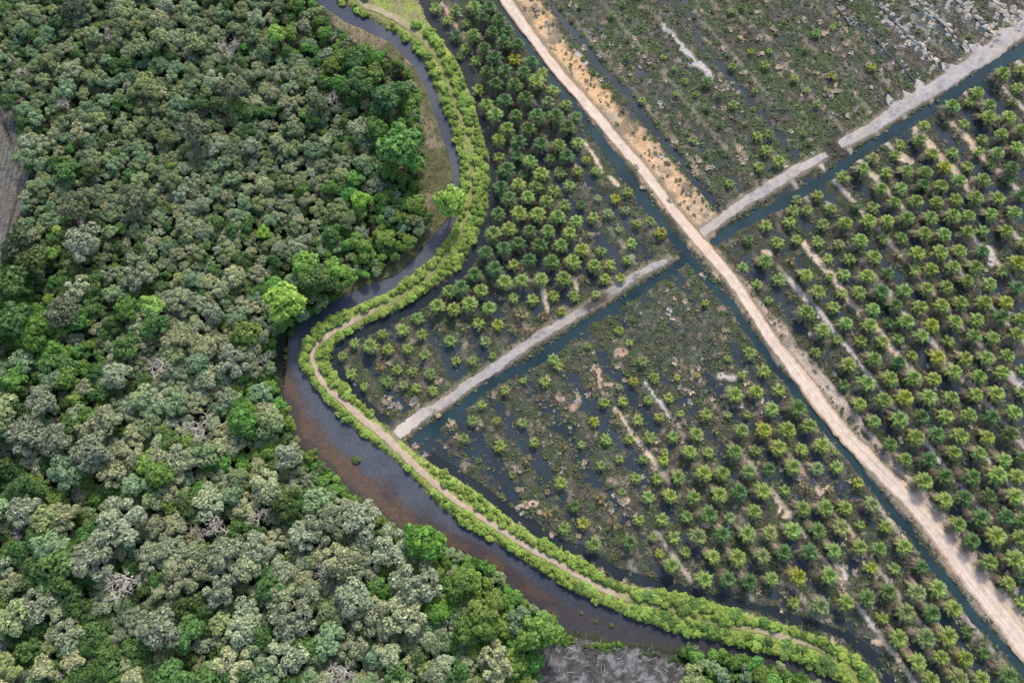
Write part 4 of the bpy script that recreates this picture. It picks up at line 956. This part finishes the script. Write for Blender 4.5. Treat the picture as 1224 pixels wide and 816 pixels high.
# ------------------------------------------------------------------ hedges of shrubs on the embankment
cand = np.stack([rng.uniform(330, 1090, 60000), rng.uniform(-25, 850, 60000)], 1)
wb = (fbm(cand[:, 0], cand[:, 1], 0.05, 2, 3)-0.5)*8
ok = in_poly(cand[:, 0], cand[:, 1], BANK)
d, hw, sg = pl_dist(cand[:, 0], cand[:, 1], TRACK)
drr, _, _ = pl_dist(cand[:, 0], cand[:, 1], w3(RR, 1)); dil, _, _ = pl_dist(cand[:, 0], cand[:, 1], w3(IL, 1))
ok &= (d > hw + 2.2 + wb*0.3) & (np.minimum(drr, dil) > 2.0)
ok &= ~((np.hypot(cand[:, 0]-474, cand[:, 1]-526) < 14)) & ~((cand[:, 1] < 28) & (cand[:, 0] > 440) & (cand[:, 0] + cand[:, 1]*0 > 425))
# thinner growth beside the sandy stretch
thin = (cand[:, 1] > 520) & (cand[:, 1] < 610) & (sg*1 != 0)
acc = []; P = np.zeros((2000, 3)); n = 0
for (x, y), o, th in zip(cand, ok, thin):
    if not o: continue
    if th and rnd.random() < 0.5: continue
    r = rnd.choice([rnd.uniform(2.4, 3.6), rnd.uniform(3.0, 4.6), rnd.uniform(4.0, 5.8)]) if not (y > 690 and x > 760) else rnd.uniform(2.8, 6.4)
    if th: r *= 0.8
    if n and (np.hypot(P[:n, 0]-x, P[:n, 1]-y) < 0.46*(P[:n, 2]+r)).any(): continue
    P[n] = (x, y, r); n += 1; acc.append((x, y, r))
    if n >= 1999: break
vis = sorted([a for a in acc if -4 < a[0] < 1228 and -4 < a[1] < 820], key=lambda a: -a[2])
onep, restp = vis[:296], vis[296:] + [a for a in acc if not (-4 < a[0] < 1228 and -4 < a[1] < 820)]
A_HEDGE = [(474,522,'the sandy junction'),(429,0,'the top of the track'),(506,49,'the pale bend of the track'),(549,136,'the narrow grassy track'),(564,195,'the straight grassy track'),(560,250,'the round lime tree'),(530,310,'the overgrown track'),(485,352,'the diagonal track'),(420,388,'the sandy widening'),(375,425,'the hairpin of the track'),(405,475,'the track past the hairpin'),(530,587,'the sandy track'),(600,634,'the track by the flooded field'),(660,670,'the middle of the sandy track'),(720,703,'the last sandy stretch'),(772,722,'the end of the sand'),(820,735,'the overgrown bank'),(880,750,'the wide hedge'),(940,762,'the pale grassy gap'),(1010,800,'the lower end of the hedge'),(1045,815,'the bottom edge')]
gl = label_all([(x, y, 'lime shrub' if True else '') for x, y, r in onep], A_HEDGE)
def hedge_tint(x, y):
    j = rnd.uniform(.75, 1.2); y_ = rnd.uniform(-.02, .035)
    if y > 690 and rnd.random() < .3: return (.15*j, .25*j, .06*j)
    return ((.305+y_)*j, .43*j, .085*j)
for (x, y, r), lab in zip(onep, gl):
    rad = r/ppm(x, y)*1.12; X, Y = at(x, y, 2.0)
    o = bpy.data.objects.new('shrub', TP['lime'][rnd.randrange(6)][1]); COL.objects.link(o)
    o.location = (X, Y, float(hz(X, Y)) + 0.45*rad); o.rotation_euler = (0, 0, rnd.uniform(0, 6.28)); o.scale = (rad*rnd.uniform(.85, 1.45), rad*rnd.uniform(.85, 1.15), rad*rnd.uniform(.55, .95))
    o['tint'] = hedge_tint(x, y)
    tag(o, lab, 'shrub', 'shrubs of the embankment hedge')
pts = []
for x, y, r in restp:
    rad = r/ppm(x, y)*1.12; X, Y = at(x, y, 1.8)
    pts.append((X, Y, float(hz(X, Y))+0.45*rad, rnd.uniform(0, 6.28), rad, PIDX[('lime', rnd.randrange(6))], hedge_tint(x, y)))
for (x, y), o in zip(cand[::6], ok[::6]):
    if o: 
        rad = rnd.uniform(.4, .9); X, Y = at(x, y, 1.2)
        pts.append((X, Y, float(hz(X, Y))+0.2, rnd.uniform(0, 6.28), rad, PIDX[('lime', rnd.randrange(6))], hedge_tint(x, y)))
instances('hedge_undergrowth', PR, pts)

# ------------------------------------------------------------------ field scrub, grass and litter as joined small plants
def tufts(name, XY, size, colours, mat, nq=6, flat=0.4, lift=0.0, zoff=None):
    """small rosettes of blades at points on the ground"""
    n = len(XY); rs = np.random.default_rng(len(XY))
    z = hz(XY[:, 0], XY[:, 1]); z = np.maximum(z, -0.02) + lift
    if zoff is not None: z = z + zoff
    az = rs.random((n, nq))*0.9 + np.arange(nq)*2*np.pi/nq
    L = size[:, None]*(0.6+0.7*rs.random((n, nq)))
    up = flat*(0.4+1.0*rs.random((n, nq)))
    wd = 0.30*L
    ca, sa = np.cos(az), np.sin(az)
    c = np.stack([np.repeat(XY[:, 0:1], nq, 1), np.repeat(XY[:, 1:2], nq, 1), np.repeat(z[:, None], nq, 1)], -1)
    r = np.stack([ca, sa, up], -1)*L[..., None]; s = np.stack([-sa, ca, np.zeros_like(sa)], -1)*wd[..., None]
    j = 0.15*r
    V = np.stack([c+j*0.0+s*0.25, c+r*0.55+s, c+r, c+r*0.5-s], 2).reshape(-1, 3)
    k = 0.65+0.7*rs.random((n, nq))
    C = (colours[:, None, :]*k[..., None]).repeat(4, 1).reshape(-1, 3) if False else np.repeat((colours[:, None, :]*k[..., None])[:, :, None, :], 4, 2).reshape(-1, 3)
    return tag(link(name, np_mesh(name, V, np.arange(len(V)).reshape(-1, 4), mat, np.clip(C, 0, .8))), kind='stuff')
def field_points(n):
    q = np.stack([rng.uniform(380, 1250, n), rng.uniform(-25, 845, n)], 1)
    x, y = at(q[:, 0], q[:, 1], 0.2)
    return q, np.stack([x, y], 1)
def near_lines(q, extra=1.5):
    m = np.zeros(len(q), bool)
    for ln in (ROAD, BRANCH, BRANCH2, MID, TRACK):
        d, hw, _ = pl_dist(q[:, 0], q[:, 1], ln); m |= d < hw+extra
    d, hw, _ = pl_dist(q[:, 0], q[:, 1], SIDE); m |= (d < hw*0.6)
    for nm, ln in DITCHES[:5]:
        d, hw, _ = pl_dist(q[:, 0], q[:, 1], ln); m |= d < hw*0.8
    return m
q, XY = field_points(52000)
Z = block_of(q[:, 0], q[:, 1]); hh = hz(XY[:, 0], XY[:, 1])
dens = np.select([Z == 1, Z == 2, Z == 3, Z == 4], [0.55, 0.8, 0.6, 0.85], 0.0)
dens = dens*np.where(hh > 0.02, 1.0, np.where(hh > -0.12, 0.5, 0.14))*(0.35+1.0*fbm(XY[:, 0], XY[:, 1], 0.09, 4))
keep = (rng.random(len(q)) < dens) & ~near_lines(q)
keep &= rng.random(len(q)) > path_mask(XY[:, 0], XY[:, 1], Z, q[:, 0], q[:, 1], ridge_at(XY[:, 0], XY[:, 1], Z, fbm(XY[:, 0], XY[:, 1], 0.045, 0)))*1.2
_dr = pl_dist(q[:, 0], q[:, 1], ROAD)[0]; keep &= ~((_dr < 32) & (q[:, 0] > xroad(q[:, 1])) & (q[:, 1] < 275) & (rng.random(len(q)) < 0.75))
for line, wd, ci in STRIPS:
    d, hw, _ = pl_dist(q[:, 0], q[:, 1], w3(line, wd)); keep &= ~((d < hw*1.0) & (rng.random(len(q)) < 0.92))
q, XY, Z = q[keep], XY[keep], Z[keep]
mixn = fbm(XY[:, 0], XY[:, 1], 0.13, 7); rr_ = rng.random(len(q))
pal = np.array([(.092,.112,.052), (.075,.115,.036), (.10,.093,.062), (.17,.142,.092), (.11,.165,.05), (.125,.125,.10)])
sel = np.select([rr_ < 0.36, rr_ < 0.56, rr_ < 0.72, rr_ < 0.80, rr_ < 0.90], [0, 1, 2, 3, 4], 5)
sel = np.where((mixn > 0.56) & (rr_ > 0.3), np.where(rr_ > 0.75, 3, 2), sel)
sel = np.where((Z == 4) & (mixn < 0.47), np.where(rr_ < .6, 1, 4), sel)
tufts('field_scrub', XY, rng.uniform(0.45, 1.15, len(XY)), pal[sel], M_stuff, 6, 0.5)
# heaps of cut and fallen fronds: straw coloured, in loose heaps
q, XY = field_points(9000)
Z = block_of(q[:, 0], q[:, 1]); hh = hz(XY[:, 0], XY[:, 1])
cl = fbm(XY[:, 0], XY[:, 1], 0.07, 9)
keep = (rng.random(len(q)) < np.select([Z == 1, Z == 2, Z == 3, Z == 4], [.2, .34, .16, .22], 0)*sstep(.48, .64, cl)*1.4) & ~near_lines(q, 3) & (hh > -0.1)
q, XY, Z = q[keep], XY[keep], Z[keep]
t = rng.random((len(q), 1))
cc = np.array([.25, .205, .135])*(1-t) + np.array([.32, .245, .18])*t
cc = np.where(rng.random((len(q), 1)) < 0.3, np.array([.24, .22, .20]), cc)
tufts('frond_litter', XY, rng.uniform(0.7, 1.7, len(XY)), cc, M_dry, 8, 0.22, 0.06)
# grass on the river bank and the embankment
q = np.stack([rng.uniform(330, 1080, 26000), rng.uniform(-20, 840, 26000)], 1)
x, y = at(q[:, 0], q[:, 1], 0.5); XY = np.stack([x, y], 1)
Z = block_of(q[:, 0], q[:, 1])
d, hw, _ = pl_dist(q[:, 0], q[:, 1], TRACK)
gb = in_poly(q[:, 0], q[:, 1], GRASSBANK)
m = (gb | ((Z == 5) & (d > hw*0.75)))
q, XY = q[m], XY[m]; gb = gb[m]
j = rng.random((len(q), 1))
cc = np.where(gb[:, None], np.array([.13, .135, .06])*(1-j)+np.array([.20, .17, .10])*j, np.array([.27, .34, .075])*(1-j)+np.array([.32, .32, .12])*j)
tufts('bank_grass', XY, rng.uniform(0.35, 0.8, len(XY)), cc, M_stuff, 5, 0.6)
# reddish weed floating on the river
q = np.stack([rng.uniform(325, 700, 90000), rng.uniform(395, 760, 90000)], 1)
ok = in_poly(q[:, 0], q[:, 1], WEEDS) & in_poly(q[:, 0], q[:, 1], RIVER)
x, y = at(q[:, 0], q[:, 1], 0.0); XY = np.stack([x, y], 1)
dl, _, _ = pl_dist(q[:, 0], q[:, 1], w3(RL, 1))
dw, _, _ = pl_dist(q[:, 0], q[:, 1], w3(WEEDS + WEEDS[:1], 1))
ok &= rng.random(len(q)) < np.clip(0.03 + 0.5*sstep(.42, .60, fbm(x, y, 0.12, 4)), 0, 1)*sstep(0, 12, dw)
XY = XY[ok]; n = len(XY)
a = rng.random(n)*6.28; s = rng.uniform(0.15, 0.45, n)
zz = 0.03 + 0.02*rng.random(n)
V = np.stack([np.stack([XY[:, 0]+s*np.cos(a+k*1.5708), XY[:, 1]+s*np.sin(a+k*1.5708)*0.7, zz], -1) for k in range(4)], 1).reshape(-1, 3)
cb = fbm(XY[:, 0], XY[:, 1], 0.09, 3)[:, None]
cc = np.array([.088, .070, .066])*(1-cb) + np.array([.125, .092, .066])*cb
cc = np.repeat(cc*(0.7+0.6*rng.random((n, 1))), 4, 0)
tag(link('water_weed', np_mesh('water_weed', V, np.arange(len(V)).reshape(-1, 4), M_dry, cc)), kind='stuff')

# ------------------------------------------------------------------ heaped brush ridges and felled stems in the top right field
def ridge(line, wd, seed, label, cat_name='brush_ridge'):
    """a low ridge of pale heaped brush: lumps and side spurs along a line, with a dark felled stem on it"""
    rs = np.random.default_rng(seed)
    pts = dense([(a, b, wd) for a, b in line], 2.6)
    e = bpy.data.objects.new(cat_name, None); COL.objects.link(e); e.empty_display_size = .4
    x0, y0 = at(pts[0][0], pts[0][1], 0.3); e.location = (x0, y0, 0.2)
    tag(e, label, 'brush heap', 'brush ridges in the top right field')
    parts, cols = [], []
    def lump(px, py, r, h):
        x, y = at(px, py, 0.3); z = max(float(hz(x, y)), 0.0)
        n = 8; V = []
        for k, (q, zz) in enumerate(((1.0, -0.15), (0.72, h*0.7), (0.28, h))):
            for i in range(n):
                a = 6.283*i/n + k*0.3; rr = r*q*(0.75+0.5*rs.random())
                V.append((x+rr*math.cos(a)-x0, y+rr*math.sin(a)-y0, z+zz*(0.7+0.6*rs.random())-0.2))
        F = [(k*n+i, k*n+(i+1) % n, (k+1)*n+(i+1) % n, (k+1)*n+i) for k in range(2) for i in range(n)]
        F += [(2*n+i, 2*n+(i+1) % n, 2*n+(i+2) % n, 2*n+(i+2) % n) for i in range(0)]
        o = len(parts_V); parts_V.extend(V); parts_F.extend([tuple(i+o for i in f) for f in F])
        parts_F.append((o+2*n, o+2*n+2, o+2*n+4, o+2*n+6))
        c = np.array([.335, .305, .27]) if rs.random() > .28 else (np.array([.42, .33, .24]) if rs.random() > .5 else np.array([.20, .18, .165]))
        parts_C.extend([c*(0.8+0.4*rs.random())]*len(V))
    parts_V, parts_F, parts_C = [], [], []
    n = len(pts)
    for i, (x, y, w_) in enumerate(pts):
        a, b = pts[max(i-1, 0)], pts[min(i+1, n-1)]; dx, dy = b[0]-a[0], b[1]-a[1]; q = math.hypot(dx, dy)+1e-6; dx /= q; dy /= q
        if wd > 3 or rs.random() < 0.35:
            o = rs.normal()*wd*0.35
            lump(x-dy*o, y+dx*o, (0.75+0.6*rs.random())*wd/6, 0.25+0.3*rs.random())
        if rs.random() < 0.32:                                      # a spur to the side
            s = 1 if rs.random() < .5 else -1; L = (1+rs.random())*wd*0.75+2
            for t in np.arange(0.3, 1.01, 0.23):
                lump(x - dy*s*L*t + dx*L*t*0.25, y + dx*s*L*t + dy*L*t*0.25, (0.5+0.45*rs.random())*max(wd, 5)/6, 0.2+0.2*rs.random())
    me = np_mesh('heaped_brush', np.array(parts_V), parts_F, M_dry_solid, np.clip(np.array(parts_C), 0, .7))
    link('heaped_brush', me, e)
    for i in range(0, n-2, 3):
        j = min(i+3, n-1)
        if rs.random() < 0.25: continue
        a = at(pts[i][0], pts[i][1], .7); b = at(pts[j][0], pts[j][1], .7)
        za = max(float(hz(*a)), 0)+0.42; zb = max(float(hz(*b)), 0)+0.42
        V, F = limb((a[0]-x0, a[1]-y0, za-0.2), (b[0]-x0, b[1]-y0, zb-0.2), 0.24, 0.2, 6)
        link('felled_stem', np_mesh('felled_stem', np.array(V), F, M_stem), e)
M_dry_solid = ground_mat('heaped_brush', 2.5, 0.65, 1.35, 0.15)
M_stem = plain_mat('weathered_stem', (0.13, 0.12, 0.12))
RIDGES = [([(1020,18),(1030,30),(1047,47),(1058,60),(1070,72),(1083,85),(1097,100)], 3.0, 'thin straight grey brush ridge, leftmost of the ridges at the top right'),
 ([(1043,-8),(1052,5),(1062,18),(1075,32),(1087,45),(1100,55),(1110,65),(1120,78)], 8, 'broad grey brush ridge, second from the left at the top right'),
 ([(1092,-6),(1107,12),(1120,23),(1132,33),(1143,47),(1155,62)], 8, 'broken grey brush ridge in the middle of the ridges at the top right'),
 ([(1138,-4),(1150,8),(1158,15),(1173,27),(1182,37),(1192,48)], 9, 'pale brush ridge running down to the farm road, second from the right'),
 ([(1185,0),(1203,12),(1220,22),(1236,34)], 11, 'widest pale brush ridge, at the right end of the pale road'),
 ([(1001,10),(1008,18),(1016,30)], 4, 'short grey brush heap left of the thin straight ridge'),
 ([(1000,2),(1010,0),(1022,-2)], 5, 'small pale brush heap at the top edge left of the ridges')]
for i, (l, wd, lab) in enumerate(RIDGES): ridge(l, wd, 900+i, lab)

# ------------------------------------------------------------------ small clumps of plants standing in the river, dead branches on the clearings
for x, y, r, lab in [(426,549,5,'green plant clump alone in the middle of the river'),(342,418,4,'upper of two green clumps by the left river bank'),(342,427,4,'lower of two green clumps by the left river bank'),
                     (405,352,6,'olive clump on the grassy spit above the river'),(349,397,6,'olive clump on the bank below the large lime tree'),(695,732,2.5,'leftmost tiny plant floating in the lower river'),(712,742,2.5,'middle tiny plant floating in the lower river'),(731,747,3,'rightmost tiny plant floating in the lower river')]:
    X, Y = at(x, y, 0.4); rad = r/ppm(x, y)
    o = bpy.data.objects.new('water_plant', TP['lime'][rnd.randrange(6)][1]); COL.objects.link(o)
    o.location = (X, Y, max(float(hz(X, Y)), 0)+0.3*rad); o.rotation_euler = (0, 0, rnd.uniform(0, 6)); o.scale = (rad*(1.3 if y == 549 else 1), rad, rad*0.7)
    o['tint'] = (.13, .18, .045); tag(o, lab, 'plant', 'plant clumps in the river')
def sticks(name, poly, n, seed, c, lo, hi):
    rs = np.random.default_rng(seed); parts = []
    px0, px1 = min(a for a, b in poly), max(a for a, b in poly); py0, py1 = min(b for a, b in poly), max(b for a, b in poly)
    while len(parts) < n:
        x, y = rs.uniform(px0, px1), rs.uniform(py0, py1)
        if not in_poly(np.array([x]), np.array([y]), poly)[0]: continue
        X, Y = at(x, y, .6); z = float(hz(X, Y)); a = rs.normal()*0.9+1.0; L = rs.uniform(lo, hi)
        parts.append(limb((X, Y, z+0.12), (X+L*math.cos(a), Y+L*math.sin(a), z+0.2+0.5*rs.random()), 0.10, 0.04, 4))
    V, F = join(parts)
    C = np.repeat(np.array(c)*(0.5+0.9*rs.random((len(parts), 1))), 8, 0)
    tag(link(name, np_mesh(name, np.array(V), F, M_dry, np.clip(C, 0, .7))), kind='stuff')
sticks('charred_branches', BURNT, 420, 3, (.30, .29, .28), 1.0, 4.0)
sticks('dead_branches', LCLEAR, 260, 4, (.34, .32, .28), 1.0, 3.5)
M_teal = water_mat('teal_glint', (0.10, 0.20, 0.24), (0.14, 0.25, 0.28), 0.1)  # small lighter teal patch: a glint on the water, painted as surface colour
tag(link('water_glint', poly_mesh('water_glint', [(421,459),(425,456),(431,454),(433,456),(429,459),(425,461)], 0.06, M_teal)), kind='structure')
lens = [o.name for o in SC.objects if 'label' in o and len(o['label'].split()) > 16]
print('long labels', len(lens), 'objects', len(SC.objects))
# low bright growth between the burnt ground and the river
pts = []
for cx, cy, sx, sy, n, t in [(675,766,14,5,26,(.13,.24,.035)),(725,772,17,4,30,(.13,.24,.035)),(660,758,10,5,16,(.10,.18,.035)),(770,780,22,3,14,(.10,.13,.045)),(810,786,10,8,16,(.09,.14,.04))]:
    for _ in range(n):
        x, y = rnd.gauss(cx, sx*.6), rnd.gauss(cy, sy*.6); X, Y = at(x, y, .8); rad = rnd.uniform(.5, 1.0); j = rnd.uniform(.7, 1.2)
        pts.append((X, Y, float(hz(X, Y))+0.25*rad, rnd.uniform(0, 6), rad, PIDX[('lime', rnd.randrange(6))], tuple(c*j for c in t)))
instances('bank_undergrowth', PR, pts)
# faint rows of seedlings and stunted palms too small to pick apart
srcp = [o for o in COL.objects if o.name.startswith('green_fronds') and o.parent and o.parent.name.startswith('young_oil_palm')]
seen = {}
for o in srcp: seen.setdefault(o.data.name, o)
PS = [[o] for o in seen.values()]
pts = []
occ = np.array([at(p[0], p[1], 1.0) for p in PALMS])
for zb in (4, 2):
    da, pr, ph, _ = ROWS[zb]
    na, va = ANG+da+math.pi/2, ANG+da
    for iu in range(-50, 50):
        for iv in range(-60, 60):
            u = pr*(iu + ph/(2*math.pi)); v = iv*8.2 + (iu % 2)*4.1
            x = u*math.cos(na) + v*math.cos(va) + rnd.gauss(0, .5); y = u*math.sin(na) + v*math.sin(va) + rnd.gauss(0, .6)
            if abs(x) > 290 or not -100 < y < 290: continue
            px, py = proj(x, y, .5)
            if not (-20 < px < 1245 and -20 < py < 836) or px < 480: continue
            if block_of(np.array([px]), np.array([py]))[0] != zb or (zb == 2 and (px > 820 or rnd.random() < .45)): continue
            if near_lines(np.array([[px, py]]), 6)[0] or rnd.random() < .10 or np.hypot(*(occ-[x, y]).T).min() < 4.0: continue
            if px > 1010 and py < 90 and zb == 4 and rnd.random() < .8: continue
            j = rnd.uniform(.6, 1.15); t = (.16*j, .20*j, .06*j) if rnd.random() < .72 else (.23*j, .19*j, .10*j)
            pts.append((x, y, max(float(hz(x, y)), 0)+0.35, rnd.uniform(0, 6.28), rnd.uniform(1.1, 2.2), rnd.randrange(len(PS)), t))
instances('seedling_palms', PS, pts)
print('seedlings', len(pts))

# ------------------------------------------------------------------ heaps of dry cut fronds one can pick out
def rosettes(n, spread, seed):
    rs = np.random.default_rng(seed); V, C = [], []
    for _ in range(n):
        cx, cy = rs.normal(size=2)*spread*0.5; L = rs.uniform(.5, 1.1); z = 0.15+0.45*rs.random()*math.exp(-(cx*cx+cy*cy)/(spread*spread))
        c = np.array([.33, .25, .16])*(0.7+0.55*rs.random()) if rs.random() > .2 else np.array([.26, .24, .21])
        for q in range(8):
            a = q*.785+rs.random(); r = np.array([math.cos(a), math.sin(a), .1+.25*rs.random()])*L*(.6+.6*rs.random()); sd_ = np.array([-math.sin(a), math.cos(a), 0])*L*.22
            b = np.array([cx, cy, z]); V += [b, b+r*.55+sd_, b+r, b+r*.5-sd_]; C += [c*(.7+.5*rs.random())]*4
    return np_mesh('frond_heap', np.array(V), np.arange(len(V)).reshape(-1, 4), M_dry, np.clip(np.array(C), 0, .7))
HEAP = [rosettes(16, 1.7, 40+i) for i in range(5)]
HP = [(834,191,9),(831,203,10),(848,201,9),(883,181,10),(890,187,8),(886,194,8),(823,229,8),(873,36,6),(886,47,6),(907,47,7),(925,36,6),(933,82,8),(988,40,8),(1011,52,8),(992,92,8),(990,112,9),(888,88,8),(864,60,6),(1000,110,8),
      (907,15,6),(915,1,6),(958,24,7),(1011,36,6),(975,88,6),(940,65,6),(980,27,6),(908,65,6),(838,15,5),(629,603,8),(733,576,9),(745,598,8),(648,613,7),(663,637,8),(697,555,7),(524,455,8),(462,478,10),(475,485,8),(556,392,7),(548,388,6),(600,357,7),
      (548,522,8),(540,508,8),(522,494,7),(575,505,7),(590,472,7),(668,478,7),(690,470,7),(655,452,7),(618,560,7),(622,585,7),(760,330,5),(800,240,6),(770,225,6),(760,200,6),(640,10,8),(655,30,7),(840,330,6),(868,395,7)]
hl = label_all([(x, y, 'heap of dry fronds') for x, y, r in HP], A_FIELD)
for (x, y, r), lab in zip(HP, hl):
    X, Y = at(x, y, .3); o = link('frond_heap', HEAP[rnd.randrange(5)])
    o.location = (X, Y, max(float(hz(X, Y)), 0.0)); o.rotation_euler = (0, 0, rnd.uniform(0, 6.28)); k = r/ppm(x, y)/2.6; o.scale = (k, k, k)
    tag(o, lab, 'frond heap', 'heaps of dry cut fronds')
lens = [o.name for o in SC.objects if 'label' in o and len(o['label'].split()) > 16]
print('long labels', len(lens), 'objects', len(SC.objects))
